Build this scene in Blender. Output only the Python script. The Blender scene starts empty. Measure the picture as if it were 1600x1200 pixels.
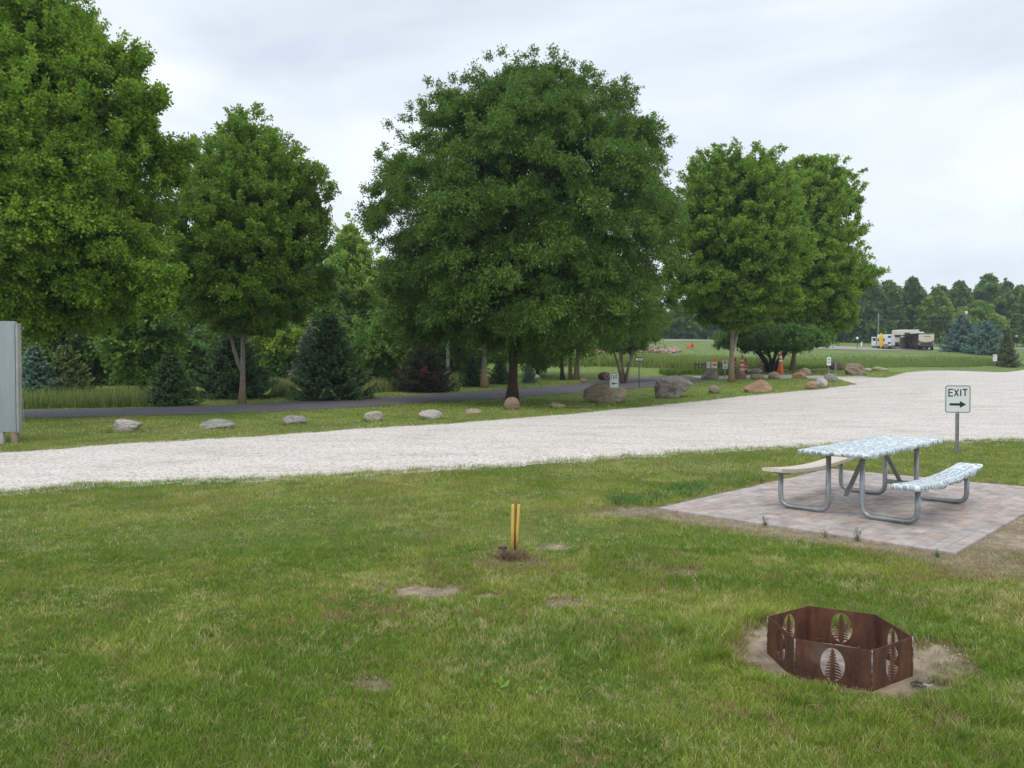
import bpy, bmesh, math, random
import numpy as np
from mathutils import Vector, Matrix

# ------------------------------------------------------------------ camera, sky, sun
R = math.radians
sc = bpy.context.scene
COL = sc.collection
CAM_H = 1.66
PITCH = R(1.193)
FPX = 1200.0
cd = bpy.data.cameras.new('camera')
cd.sensor_width = 36.0
cd.lens = 27.0
cd.clip_start = 0.05
cd.clip_end = 3000
cam = bpy.data.objects.new('camera', cd)
COL.objects.link(cam)
cam.location = (0, 0, CAM_H)
cam.rotation_euler = (R(90) - PITCH, 0, 0)
sc.camera = cam
sc.view_settings.view_transform = 'Standard'
sc.view_settings.look = 'None'
sc.view_settings.gamma = 1.0
sc.view_settings.exposure = 0.0
sc.cycles.max_bounces = 8
sc.cycles.diffuse_bounces = 5
sc.cycles.transmission_bounces = 5
sc.cycles.use_denoising = True

SUN_EL, SUN_AZ = R(58), R(200)      # azimuth measured clockwise from +Y
w = bpy.data.worlds.new('World')
sc.world = w
w.use_nodes = True
nt = w.node_tree
for n in list(nt.nodes):
    nt.nodes.remove(n)
out = nt.nodes.new('ShaderNodeOutputWorld')
bg = nt.nodes.new('ShaderNodeBackground')
bg.inputs['Strength'].default_value = 0.1
sky = nt.nodes.new('ShaderNodeTexSky')
sky.sky_type = 'NISHITA'
sky.sun_disc = False
sky.sun_elevation = SUN_EL
sky.sun_rotation = SUN_AZ
tc = nt.nodes.new('ShaderNodeTexCoord')
mp = nt.nodes.new('ShaderNodeMapping')
mp.inputs['Scale'].default_value = (1.0, 1.0, 3.2)
mp.inputs['Rotation'].default_value = (0.0, R(18), R(20))
nz = nt.nodes.new('ShaderNodeTexNoise')
nz.inputs['Scale'].default_value = 1.7
nz.inputs['Detail'].default_value = 4
nz.inputs['Roughness'].default_value = 0.5
nz.inputs['Distortion'].default_value = 0.4
cr = nt.nodes.new('ShaderNodeValToRGB')
cr.color_ramp.elements[0].position = 0.34
cr.color_ramp.elements[0].color = (7.1, 8.0, 9.2, 1)
cr.color_ramp.elements[1].position = 0.66
cr.color_ramp.elements[1].color = (11.0, 11.7, 12.4, 1)
mx = nt.nodes.new('ShaderNodeMix')
mx.data_type = 'RGBA'
mx.inputs[0].default_value = 0.93
L = nt.links.new
L(tc.outputs['Generated'], mp.inputs['Vector'])
L(mp.outputs['Vector'], nz.inputs['Vector'])
L(nz.outputs['Fac'], cr.inputs['Fac'])
L(sky.outputs['Color'], mx.inputs[6])
L(cr.outputs['Color'], mx.inputs[7])
L(mx.outputs[2], bg.inputs['Color'])
L(bg.outputs['Background'], out.inputs['Surface'])

sd = bpy.data.lights.new('sun', 'SUN')
sd.energy = 1.4
sd.angle = R(30)
sd.color = (1.0, 0.93, 0.84)
so = bpy.data.objects.new('sun', sd)
COL.objects.link(so)
sdir = Vector((math.sin(SUN_AZ) * math.cos(SUN_EL), math.cos(SUN_AZ) * math.cos(SUN_EL), math.sin(SUN_EL)))
so.rotation_euler = (-sdir).to_track_quat('-Z', 'Y').to_euler()
so.location = (0, 0, 30)

rng = np.random.default_rng(7)
random.seed(7)

# ------------------------------------------------------------------ noise
def vnoise(x, y, seed=0):
    xi = np.floor(x).astype(np.int64); yi = np.floor(y).astype(np.int64)
    xf = x - xi; yf = y - yi
    def h(a, b):
        n = (a * 374761393 + b * 668265263 + seed * 1442695041) & 0x7fffffff
        n = ((n ^ (n >> 13)) * 1274126177) & 0x7fffffff
        n = n ^ (n >> 16)
        return (n & 0xffff) / 65535.0
    u = xf * xf * (3 - 2 * xf); v = yf * yf * (3 - 2 * yf)
    return (h(xi, yi) * (1 - u) + h(xi + 1, yi) * u) * (1 - v) + (h(xi, yi + 1) * (1 - u) + h(xi + 1, yi + 1) * u) * v

def fbm(x, y, s, seed=0, o=4):
    t = 0; a = 0.5; tot = 0
    for k in range(o):
        t = t + a * vnoise(x * s, y * s, seed + k * 17); tot += a
        a *= 0.5; s *= 2.03
    return t / tot

def sstep(a, b, x):
    t = np.clip((x - a) / (b - a), 0, 1)
    return t * t * (3 - 2 * t)

# ------------------------------------------------------------------ terrain
def ray(px, py):
    cx = (px - 800.0) / FPX; cz = (600.0 - py) / FPX
    return np.array([cx, math.cos(PITCH) + cz * math.sin(PITCH), -math.sin(PITCH) + cz * math.cos(PITCH)])

def W(px, py, d):
    r = ray(px, py)
    return r[0] / r[1] * d, d, CAM_H + r[2] / r[1] * d

ctrl = [(x, y, 0.0) for x in (-40, -20, -8, 0, 8, 20) for y in (-40, -10, 3, 11, 18)]
ctrl += [(-25, 26, 0), (-12, 26, 0), (0, 25, 0), (12, 20, 0), (14, 27, 0.05)]
for p in [(378, 632, 35), (640, 626, 38), (799, 640, 30.6), (960, 631, 38), (50, 645, 29), (998, 606, 50), (900, 608, 51),
          (755, 606, 51), (640, 612, 47), (887, 592, 62), (1143, 597, 50), (1220, 584, 55), (1132, 591, 52), (1340, 600, 45),
          (1320, 589, 55), (1187, 612, 43), (1240, 577, 63), (1400, 590, 54), (1600, 600, 42), (1600, 640, 29), (1500, 580, 75),
          (1555, 576, 96), (1700, 577, 96), (1340, 575, 70), (1400, 547, 128), (1510, 552, 112), (1620, 547, 124),
          (1250, 560, 98), (1100, 573, 74), (1000, 572, 75), (1000, 556, 96), (950, 546, 106), (1090, 531, 140),
          (1330, 540, 136), (1420, 540, 150), (1600, 536, 170), (880, 575, 76), (1130, 590, 56)]:
    ctrl.append(W(*p))
ctrl += [(-40, 50, .3), (-20, 60, .6), (-60, 90, 1), (-20, 95, 2.0), (-90, 60, .5), (0, 120, 5), (-60, 150, 3), (80, 60, .9), (110, 90, 1.5),
         (0, 300, 9), (-200, 300, 6), (200, 300, 9), (-200, 60, 0), (150, 30, .3), (0, 700, 10), (-500, 600, 8), (500, 600, 10), (0, -200, 0), (-300, -100, 0), (300, -100, 0)]
ctrl = np.array(ctrl)
_S = 50.0
def _k(r2):
    return 0.5 * r2 * np.log(r2 + 1e-9)
_n = len(ctrl)
_P = np.c_[np.ones(_n), ctrl[:, :2] / _S]
_d2 = ((ctrl[:, None, :2] - ctrl[None, :, :2]) ** 2).sum(-1) / _S ** 2
_A = np.zeros((_n + 3, _n + 3))
_A[:_n, :_n] = _k(_d2) + np.eye(_n) * 2e-4
_A[:_n, _n:] = _P
_A[_n:, :_n] = _P.T
_sol = np.linalg.solve(_A, np.r_[ctrl[:, 2], 0, 0, 0])
_c, _a = _sol[:_n], _sol[_n:]
def terrain(x, y):
    x = np.asarray(x, float); y = np.asarray(y, float)
    sh = x.shape; xf = x.ravel(); yf = y.ravel()
    z = _a[0] + _a[1] * xf / _S + _a[2] * yf / _S
    for i in range(_n):
        z = z + _c[i] * _k(((xf - ctrl[i, 0]) ** 2 + (yf - ctrl[i, 1]) ** 2) / _S ** 2)
    near = sstep(24, 17, yf)
    z = z * (1 - near)
    return z.reshape(sh)

_T = np.concatenate([np.linspace(1, 30, 1500), np.linspace(30, 400, 4000)[1:]])
def at(px, py):
    r = ray(px, py); r = r / r[1]
    zz = CAM_H + r[2] * _T - terrain(r[0] * _T, _T)
    i = np.argmax(zz < 0)
    if not (zz < 0).any():
        i = len(_T) - 1
    a, b = zz[i - 1], zz[i]
    t = _T[i - 1] + (_T[i] - _T[i - 1]) * a / (a - b) if a != b else _T[i]
    return Vector((r[0] * t, t, float(terrain(r[0] * t, t))))

def ground(px, d):
    x = (px - 800) / FPX / (math.cos(PITCH)) * d
    return Vector((x, d, float(terrain(x, d))))

def height_of(py, d):
    return W(800, py, d)[2]

# ------------------------------------------------------------------ mesh helpers
def link(o, parent=None):
    COL.objects.link(o)
    if parent is not None:
        o.parent = parent
    return o

def mesh_np(name, V, F, m, cols=None, parent=None, smooth=False, loc=None):
    V = np.asarray(V, np.float32); F = np.asarray(F, np.int32)
    me = bpy.data.meshes.new(name)
    me.vertices.add(len(V)); me.vertices.foreach_set('co', V.ravel())
    k = F.shape[1]
    me.loops.add(F.size); me.loops.foreach_set('vertex_index', F.ravel())
    me.polygons.add(len(F)); me.polygons.foreach_set('loop_start', np.arange(0, F.size, k, dtype=np.int32))
    me.update(calc_edges=True)
    me.polygons.foreach_set('use_smooth', np.full(len(F), smooth))
    if cols is not None:
        a = me.color_attributes.new('Col', 'FLOAT_COLOR', 'POINT')
        c = np.ones((len(V), 4), np.float32); c[:, :3] = cols
        a.data.foreach_set('color', c.ravel())
    me.materials.append(m)
    o = bpy.data.objects.new(name, me)
    if loc is not None:
        o.location = loc
    return link(o, parent)

def bm_obj(name, bm, m, parent=None, smooth=False, loc=None, rot=None):
    me = bpy.data.meshes.new(name)
    bmesh.ops.recalc_face_normals(bm, faces=bm.faces)
    bm.to_mesh(me); bm.free()
    me.materials.append(m)
    for p in me.polygons:
        p.use_smooth = smooth
    o = bpy.data.objects.new(name, me)
    if loc is not None: o.location = loc
    if rot is not None: o.rotation_euler = rot
    return link(o, parent)

def tag(o, label, cat, group=None):
    o['label'] = label; o['category'] = cat
    if group: o['group'] = group
    return o

def kind(o, k):
    o['kind'] = k
    return o

def thing(name, label, cat, loc, rz=0.0, group=None):
    o = bpy.data.objects.new(name, None)
    o.location = loc; o.rotation_euler = (0, 0, rz)
    o.empty_display_size = 0.2
    link(o)
    return tag(o, label, cat, group)

def box(bm, c, s, rot=None, bev=0.0):
    r = bmesh.ops.create_cube(bm, size=1.0)
    vs = r['verts']
    bmesh.ops.scale(bm, vec=s, verts=vs)
    if rot is not None:
        bmesh.ops.rotate(bm, verts=vs, cent=(0, 0, 0), matrix=rot)
    bmesh.ops.translate(bm, vec=c, verts=vs)
    if bev > 0:
        es = list({e for v in vs for e in v.link_edges})
        bmesh.ops.bevel(bm, geom=es, offset=bev, segments=2, affect='EDGES', profile=0.6)

def bx(c, s, rot=None, bev=0.0):
    bm = bmesh.new(); box(bm, c, s, rot, bev); return bm

def tube(bm, pts, rad, seg=10, cap=True):
    pts = [Vector(p) for p in pts]
    n = len(pts)
    rad = rad if hasattr(rad, '__len__') else [rad] * n
    rings = []
    prev = None
    for i, p in enumerate(pts):
        t = (pts[min(i + 1, n - 1)] - pts[max(i - 1, 0)]).normalized()
        if prev is None:
            a = Vector((0, 0, 1)) if abs(t.z) < 0.9 else Vector((1, 0, 0))
            u = t.cross(a).normalized()
        else:
            u = (prev - t * prev.dot(t)).normalized()
        prev = u
        v = t.cross(u)
        rings.append([bm.verts.new(p + (u * math.cos(2 * math.pi * k / seg) + v * math.sin(2 * math.pi * k / seg)) * rad[i]) for k in range(seg)])
    for i in range(n - 1):
        for k in range(seg):
            bm.faces.new((rings[i][k], rings[i][(k + 1) % seg], rings[i + 1][(k + 1) % seg], rings[i + 1][k]))
    if cap:
        bm.faces.new(rings[0][::-1]); bm.faces.new(rings[-1])

def lathe(bm, prof, seg=20, sq=0.0):
    rings = []
    for (r, z) in prof:
        ring = []
        for k in range(seg):
            a = 2 * math.pi * k / seg
            rr = r
            ring.append(bm.verts.new((rr * math.cos(a), rr * math.sin(a), z)))
        rings.append(ring)
    for i in range(len(rings) - 1):
        for k in range(seg):
            bm.faces.new((rings[i][k], rings[i][(k + 1) % seg], rings[i + 1][(k + 1) % seg], rings[i + 1][k]))
    bm.faces.new(rings[0][::-1]); bm.faces.new(rings[-1])

# ------------------------------------------------------------------ materials
def newmat(name):
    m = bpy.data.materials.new(name); m.use_nodes = True
    t = m.node_tree
    p = t.nodes['Principled BSDF']
    return m, t, p

def objcoord(t):
    return t.nodes.new('ShaderNodeTexCoord').outputs['Object']

def noise(t, vec, scale, detail=4, rough=0.55, dist=0.0):
    n = t.nodes.new('ShaderNodeTexNoise')
    n.inputs['Scale'].default_value = scale; n.inputs['Detail'].default_value = detail
    n.inputs['Roughness'].default_value = rough; n.inputs['Distortion'].default_value = dist
    t.links.new(vec, n.inputs['Vector'])
    return n.outputs['Fac']

def ramp(t, fac, stops):
    r = t.nodes.new('ShaderNodeValToRGB')
    e = r.color_ramp.elements
    while len(e) < len(stops): e.new(0.5)
    for i, (p, c) in enumerate(stops):
        e[i].position = p; e[i].color = (*c, 1)
    t.links.new(fac, r.inputs['Fac'])
    return r.outputs['Color']

def mixc(t, fac, a, b, mode='MIX'):
    m = t.nodes.new('ShaderNodeMix'); m.data_type = 'RGBA'; m.blend_type = mode
    for s, v in ((0, fac), (6, a), (7, b)):
        if isinstance(v, (int, float)): m.inputs[s].default_value = v
        elif isinstance(v, tuple): m.inputs[s].default_value = (*v, 1)
        else: t.links.new(v, m.inputs[s])
    return m.outputs[2]

def bump(t, p, h, strength=0.4, dist=0.02):
    b = t.nodes.new('ShaderNodeBump')
    b.inputs['Strength'].default_value = strength; b.inputs['Distance'].default_value = dist
    t.links.new(h, b.inputs['Height']); t.links.new(b.outputs['Normal'], p.inputs['Normal'])

def plain(name, c, rough=0.6, metal=0.0, var=0.15, scale=6.0, bmp=0.0):
    m, t, p = newmat(name)
    v = objcoord(t)
    f = noise(t, v, scale, 5, 0.6)
    dark = tuple(x * (1 - var) for x in c); lite = tuple(min(1, x * (1 + var)) for x in c)
    t.links.new(ramp(t, f, [(0.3, dark), (0.7, lite)]), p.inputs['Base Color'])
    p.inputs['Roughness'].default_value = rough; p.inputs['Metallic'].default_value = metal
    if bmp > 0: bump(t, p, noise(t, v, scale * 6, 4), bmp, 0.01)
    return m

def leafmat(name, transl=0.35, rough=0.5, spec=0.25):
    m, t, p = newmat(name)
    a = t.nodes.new('ShaderNodeAttribute'); a.attribute_name = 'Col'
    t.links.new(a.outputs['Color'], p.inputs['Base Color'])
    p.inputs['Roughness'].default_value = rough
    p.inputs['Specular IOR Level'].default_value = spec
    tr = t.nodes.new('ShaderNodeBsdfTranslucent')
    t.links.new(a.outputs['Color'], tr.inputs['Color'])
    ms = t.nodes.new('ShaderNodeMixShader'); ms.inputs[0].default_value = transl
    t.links.new(p.outputs[0], ms.inputs[1]); t.links.new(tr.outputs[0], ms.inputs[2])
    t.links.new(ms.outputs[0], t.nodes['Material Output'].inputs['Surface'])
    return m

def attrmat(name, rough=0.8, bscale=80, bst=0.3, vscale=0, bdist=0.01):
    m, t, p = newmat(name)
    a = t.nodes.new('ShaderNodeAttribute'); a.attribute_name = 'Col'
    v = objcoord(t)
    c = a.outputs['Color']
    if vscale:
        f = noise(t, v, vscale, 5, 0.65)
        c = mixc(t, 1.0, c, ramp(t, f, [(0.3, (.65, .65, .65)), (0.7, (1.25, 1.25, 1.25))]), 'MULTIPLY')
    t.links.new(c, p.inputs['Base Color'])
    p.inputs['Roughness'].default_value = rough
    if bst: bump(t, p, noise(t, v, bscale, 5, 0.6), bst, bdist)
    return m

M_LEAF = leafmat('leaf', 0.42)
M_NEEDLE = leafmat('needle', 0.1, 0.6)
M_GRASS = leafmat('grass_blade', 0.35, 0.5, 0.3)

def barkmat(name, c1, c2, base=None):
    m, t, p = newmat(name)
    v = objcoord(t)
    mpn = t.nodes.new('ShaderNodeMapping'); mpn.inputs['Scale'].default_value = (1, 1, 0.22)
    t.links.new(v, mpn.inputs['Vector'])
    f = noise(t, mpn.outputs['Vector'], 16, 6, 0.7, 0.6)
    col = ramp(t, f, [(0.32, c1), (0.68, c2)])
    if base:
        sx = t.nodes.new('ShaderNodeSeparateXYZ'); t.links.new(v, sx.inputs[0])
        f2 = noise(t, v, 3, 3)
        ad = t.nodes.new('ShaderNodeMath'); ad.operation = 'MULTIPLY_ADD'
        ad.inputs[1].default_value = 1.2; t.links.new(f2, ad.inputs[0]); t.links.new(sx.outputs[2], ad.inputs[2])
        mr = t.nodes.new('ShaderNodeMapRange'); mr.inputs[1].default_value = 2.0; mr.inputs[2].default_value = 1.1
        t.links.new(ad.outputs[0], mr.inputs[0])
        m3 = t.nodes.new('ShaderNodeMath'); m3.operation = 'MULTIPLY'; m3.inputs[1].default_value = 0.6
        t.links.new(mr.outputs[0], m3.inputs[0])
        col = mixc(t, m3.outputs[0], col, base)
    t.links.new(col, p.inputs['Base Color'])
    p.inputs['Roughness'].default_value = 0.95
    bump(t, p, f, 0.9, 0.03)
    return m
M_BARK_ASH = barkmat('bark_brown', (.035, .022, .016), (.13, .085, .06))
M_BARK_GREY = barkmat('bark_grey', (.17, .14, .11), (.46, .39, .33), (.36, .22, .10))
M_BARK_DARK = barkmat('bark_dark', (.02, .016, .013), (.08, .06, .05))

# ------------------------------------------------------------------ ground regions
def monot(pts):
    o = []
    for p in pts:
        if not o or p.x > o[-1].x + 0.02: o.append(p)
    return np.array([p.x for p in o]), np.array([p.y for p in o])

GN = monot([Vector((-60, 7.0, 0)), Vector((-25, 8.6, 0))] + [at(*p) for p in [(-250, 786), (0, 773), (200, 757), (400, 748), (500, 746), (600, 740), (760, 729), (900, 719), (1000, 713), (1150, 704), (1300, 698), (1480, 691), (1600, 689)]] + [Vector((18, 18.6, 0)), Vector((30, 21, 0)), Vector((60, 27, 0)), Vector((140, 40, 0))])
GF = monot([Vector((-60, 12.0, 0)), Vector((-25, 13.6, 0))] + [at(*p) for p in [(-250, 722), (0, 708), (100, 702), (200, 693), (400, 683), (560, 671), (700, 663), (800, 655), (920, 645), (1040, 632), (1140, 622), (1200, 616), (1280, 609), (1340, 601), (1300, 590), (1385, 590), (1410, 583), (1500, 580), (1600, 577)]] + [Vector((140, 118, 0))])
PN = monot([Vector((-90, 14, 0)), Vector((-40, 20.5, 0))] + [at(*p) for p in [(-200, 665), (33, 655), (200, 651), (400, 645), (560, 637), (700, 628), (800, 622), (900, 614), (985, 608), (1040, 603), (1090, 597), (1122, 593)]])
PF = monot([Vector((-90, 19, 0)), Vector((-40, 26, 0))] + [at(*p) for p in [(-200, 648), (33, 641), (200, 638), (380, 632), (560, 623), (700, 614), (820, 606), (900, 600), (945, 593), (980, 590), (1040, 588), (1122, 586)]])
CN = monot([at(*p) for p in [(1122, 593), (1200, 592.5), (1260, 592), (1330, 592.5)]])
CF = monot([at(*p) for p in [(1122, 586), (1200, 586.5), (1260, 587), (1345, 587.5)]])

def gn(x):
    return np.interp(x, *GN) + (fbm(x, x * 0 + 3.3, 1.1, 5) - .5) * .55 + (fbm(x, x * 0 + 1.3, 7, 6) - .5) * .5
def gf(x):
    return np.interp(x, *GF) + (fbm(x, x * 0 + 9.3, 0.9, 7) - .5) * .6 + (fbm(x, x * 0 + 4.3, 6, 8) - .5) * .5
def pn(x):
    return np.interp(x, *PN) + (fbm(x, x * 0 + 2.1, 2, 9) - .5) * .12
def pf(x):
    return np.interp(x, *PF) + (fbm(x, x * 0 + 5.1, 2, 10) - .5) * .12

# patio frame (45 degrees to the view)
PA = Vector((1.72, 8.973, 0))
PU = Vector((.7045, .7097, 0)).normalized()
PV = Vector((PU.y, -PU.x, 0))
P_LEN, P_WID = 4.9, 3.12
def patio_uv(x, y):
    dx = x - PA.x; dy = y - PA.y
    return dx * PU.x + dy * PU.y, dx * PV.x + dy * PV.y
FP = Vector((1.83, 4.29, 0))
MARK = at(803, 868)

def rectdist(u, v):
    du = np.maximum(np.maximum(-u, u - P_LEN), 0); dv = np.maximum(np.maximum(-v, v - P_WID), 0)
    return np.hypot(du, dv)

BARE = [(at(648, 921), .30, .13, 0), (at(685, 925), .16, .10, 0), (at(770, 932), .2, .06, .1), (at(868, 858), .16, .2, 0), (at(878, 943), .12, .09, .2), (at(580, 1068), .12, .08, .3), (at(1000, 890), .2, .1, .4), (at(1462, 1074), .20, .13, 0), (at(1440, 1080), .12, .10, 0),
        (at(985, 803), .5, .3, 0), (at(1580, 845), .7, .5, 0), (at(800, 880), .45, .3, .5), (at(690, 735), 1.0, .25, .2), (at(1060, 895), .2, .12, .3)]
def bare(x, y):
    """1 = bare soil, 0 = full turf"""
    n = fbm(x, y, 3.1, 21) - .5; n2 = fbm(x, y, 11, 22) - .5
    b = np.zeros_like(x)
    r = np.hypot((x - FP.x - .07) / 1.05, (y - FP.y - .13) / .86)
    b = np.maximum(b, sstep(.70, .48, r + n * .34 + n2 * .26))
    u, v = patio_uv(x, y)
    dist = rectdist(u, v)
    wid = .2 + .5 * sstep(P_WID - .3, P_WID + .3, v) + .5 * sstep(0.2, -.2, u)
    b = np.maximum(b, .84 * sstep(wid, wid * .35, dist + n * .35 + n2 * .15))
    for c, a, bb, soft in BARE:
        r = np.hypot((x - c.x) / a, (y - c.y) / bb)
        b = np.maximum(b, (1 - soft) * sstep(1.15, .45, r + n * 1.7 + n2 * 1.3))
    return b

def lawnmask(x, y, jit=0.0):
    g0 = gn(x); j = rng.normal(0, 1, np.shape(x)) * jit
    isl = (fbm(x, y, 2.6, 71) > .60) & (y < g0 + .9) & (np.abs(x) < 14)
    g = (y + j > g0) & (y + j < gf(x)) & ~(isl & (jit > 0) & (rng.uniform(0, 1, np.shape(x)) < .5))
    p = (y > pn(x)) & (y < pf(x)) & (x < PN[0][-1])
    c = (y > np.interp(x, *CN)) & (y < np.interp(x, *CF)) & (x > CN[0][0]) & (x < CF[0][-1])
    u, v = patio_uv(x, y)
    pt = (u > 0) & (u < P_LEN) & (v > 0) & (v < P_WID)
    return ~(g | p | c | pt)

# ground sheet
def axis(segs):
    o = []
    for a, b, s in segs:
        o += list(np.arange(a, b, s))
    return np.array(o + [segs[-1][1]])
gy = axis([(-60, 0, 6), (0, 2.4, .4), (2.4, 10, .07), (10, 20, .15), (20, 60, .5), (60, 160, 2), (160, 800, 20)])
gx = axis([(-700, -100, 30), (-100, -30, 3), (-30, -8, .6), (-8, -2, .15), (-2, 7.5, .07), (7.5, 12, .15), (12, 35, .6), (35, 110, 2.5), (110, 700, 30)])
X, Y = np.meshgrid(gx, gy)
Z = terrain(X, Y)
xf, yf = X.ravel(), Y.ravel()
b = bare(xf, yf)
lump = (fbm(xf, yf, .9, 31) - .5) * .05 + (fbm(xf, yf, 5, 32) - .5) * .02
lump = lump * sstep(30, 20, yf) * (rectdist(*patio_uv(xf, yf)) > .3) 
Zf = Z.ravel() + lump - .01 * b
n1 = fbm(xf, yf, .35, 41)[:, None]; n2 = fbm(xf, yf, 2.3, 42)[:, None]; n3 = fbm(xf, yf, 14, 43)[:, None]
soil_dark = np.array([.13, .16, .04]); lawn_far = np.array([.16, .245, .038]); lawn_yel = np.array([.24, .30, .06])
soil = np.array([.33, .265, .185])
far = sstep(14, 40, yf)[:, None]
cg = soil_dark * (1 - far) + (lawn_far * (1 - n1) + lawn_yel * n1) * far
cg = cg * (.7 + .6 * n2)
sb = soil * (.45 + 1.1 * n3) * (.7 + .6 * n2)
mead = (sstep(62, 75, yf) * sstep(0, 10, xf))[:, None]
cg = cg * (1 - mead) + np.array([.15, .22, .045]) * (.6 + .8 * n2) * mead
cg = cg * (1 - b[:, None]) + sb * b[:, None]
ny, nx = X.shape
idx = np.arange(nx * ny).reshape(ny, nx)
F = np.stack([idx[:-1, :-1], idx[:-1, 1:], idx[1:, 1:], idx[1:, :-1]], -1).reshape(-1, 4)
M_GROUND = attrmat('lawn_soil', 0.95, 60, 0.5, 9.0, 0.02)
kind(mesh_np('ground', np.c_[xf, yf, Zf], F, M_GROUND, cg, smooth=True), 'structure')
def gz(x, y):
    x = np.asarray(x, float); y = np.asarray(y, float)
    l = ((fbm(x, y, .9, 31) - .5) * .05 + (fbm(x, y, 5, 32) - .5) * .02) * sstep(30, 20, y) * (rectdist(*patio_uv(x, y)) > .3)
    return terrain(x, y) + l

def strip(name, fn, ff, xs, rows, m, dz, colfn=None, crown=0.0):
    xs = np.asarray(xs)
    a = fn(xs); c = ff(xs)
    c = np.maximum(c, a + .01)
    t = np.linspace(0, 1, rows) if not hasattr(rows, '__len__') else np.asarray(rows)
    YY = a[None] + (c - a)[None] * t[:, None]
    XX = np.repeat(xs[None], len(t), 0)
    edge = np.minimum(t, 1 - t)[:, None] * (c - a)[None]
    ZZ = terrain(XX, YY) + dz + sstep(0, .5, edge) * crown
    i = np.arange(XX.size).reshape(XX.shape)
    F = np.stack([i[:-1, :-1], i[:-1, 1:], i[1:, 1:], i[1:, :-1]], -1).reshape(-1, 4)
    cols = colfn(XX.ravel(), YY.ravel()) if colfn else None
    return mesh_np(name, np.c_[XX.ravel(), YY.ravel(), ZZ.ravel()], F, m, cols, smooth=True)

# gravel
m, t, p = newmat('white_gravel')
v = objcoord(t)
vo = t.nodes.new('ShaderNodeTexVoronoi'); vo.inputs['Scale'].default_value = 26
t.links.new(v, vo.inputs['Vector'])
bw = t.nodes.new('ShaderNodeRGBToBW'); t.links.new(vo.outputs['Color'], bw.inputs[0])
c1 = ramp(t, bw.outputs[0], [(0.1, (.38, .35, .32)), (0.4, (.68, .625, .575)), (0.8, (.82, .765, .715))])
mpn = t.nodes.new('ShaderNodeMapping'); mpn.inputs['Scale'].default_value = (.3, .62, 1); mpn.inputs['Rotation'].default_value = (0, 0, R(-24))
t.links.new(v, mpn.inputs['Vector'])
trk = noise(t, mpn.outputs['Vector'], 1.6, 5, .6)
c2 = mixc(t, 1.0, c1, ramp(t, trk, [(.30, (.84, .81, .78)), (.46, (.97, .96, .95)), (.58, (1.02, 1.02, 1.02)), (.75, (1.1, 1.1, 1.1))]), 'MULTIPLY')
spk = noise(t, v, 9, 6, .75)
c3 = mixc(t, 1.0, c2, ramp(t, spk, [(.25, (.5, .48, .45)), (.36, (1, 1, 1))]), 'MULTIPLY')
t.links.new(c3, p.inputs['Base Color'])
p.inputs['Roughness'].default_value = .95
bump(t, p, vo.outputs['Distance'], .8, .02)
M_GRAVEL = m
xs = axis([(-60, -14, .5), (-14, 14, .06), (14, 30, .2), (30, 140, 1.5)])
kind(strip('gravel_road', gn, gf, xs, 46, M_GRAVEL, .006, crown=.03), 'structure')

m, t, p = newmat('asphalt')
v = objcoord(t)
c = ramp(t, noise(t, v, .8, 5, .6), [(.3, (.115, .108, .115)), (.7, (.165, .155, .165))])
c = mixc(t, 1.0, c, ramp(t, noise(t, v, 60, 3, .7), [(.3, (.75, .75, .75)), (.7, (1.2, 1.2, 1.2))]), 'MULTIPLY')
t.links.new(c, p.inputs['Base Color']); p.inputs['Roughness'].default_value = .9
bump(t, p, noise(t, v, 90, 3), .3, .01)
xs = axis([(-90, -30, 1.), (-30, PN[0][-1], .25)])
kind(strip('asphalt_road', pn, pf, xs, 14, m, .02), 'structure')
m2 = plain('concrete', (.46, .43, .39), .9, 0, .12, 3, .2)
xs = np.linspace(CN[0][0], CF[0][-1], 40)
kind(strip('concrete_walk', lambda x: np.interp(x, *CN), lambda x: np.interp(x, *CF), xs, 8, m2, .025), 'structure')
# pale camp road far up the slope
m3 = plain('camp_gravel', (.33, .31, .28), .95, 0, .15, .4)
far_near = monot([at(*q) for q in [(1040, 533), (1100, 533), (1200, 543), (1270, 545), (1320, 546.5), (1400, 548), (1470, 546), (1600, 546), (1700, 546)]])
xs = np.arange(far_near[0][0], far_near[0][-1], 1.5)
def crf(x): return np.interp(x, *far_near)
kind(strip('camp_road', crf, lambda x: crf(x) + 9 + 3 * np.sin(x * .13), xs, 8, m3, .05), 'structure')

lst = []
for i in range(150):
    x0 = rng.uniform(-9, 13)
    near_ = rng.uniform() < .75
    y0 = float(gn(np.array([x0]))[0]) + abs(rng.normal(0, .28)) if near_ else float(gf(np.array([x0]))[0]) - abs(rng.normal(0, .16))
    n = int(rng.integers(25, 110)); r_ = rng.uniform(.04, .16)
    x = rng.normal(x0, r_ * 1.5, n); y = rng.normal(y0, r_ * .7, n)
    lst.append((x, y, rng.uniform(.02, .065, n)))
TUFTS = lst
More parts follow.
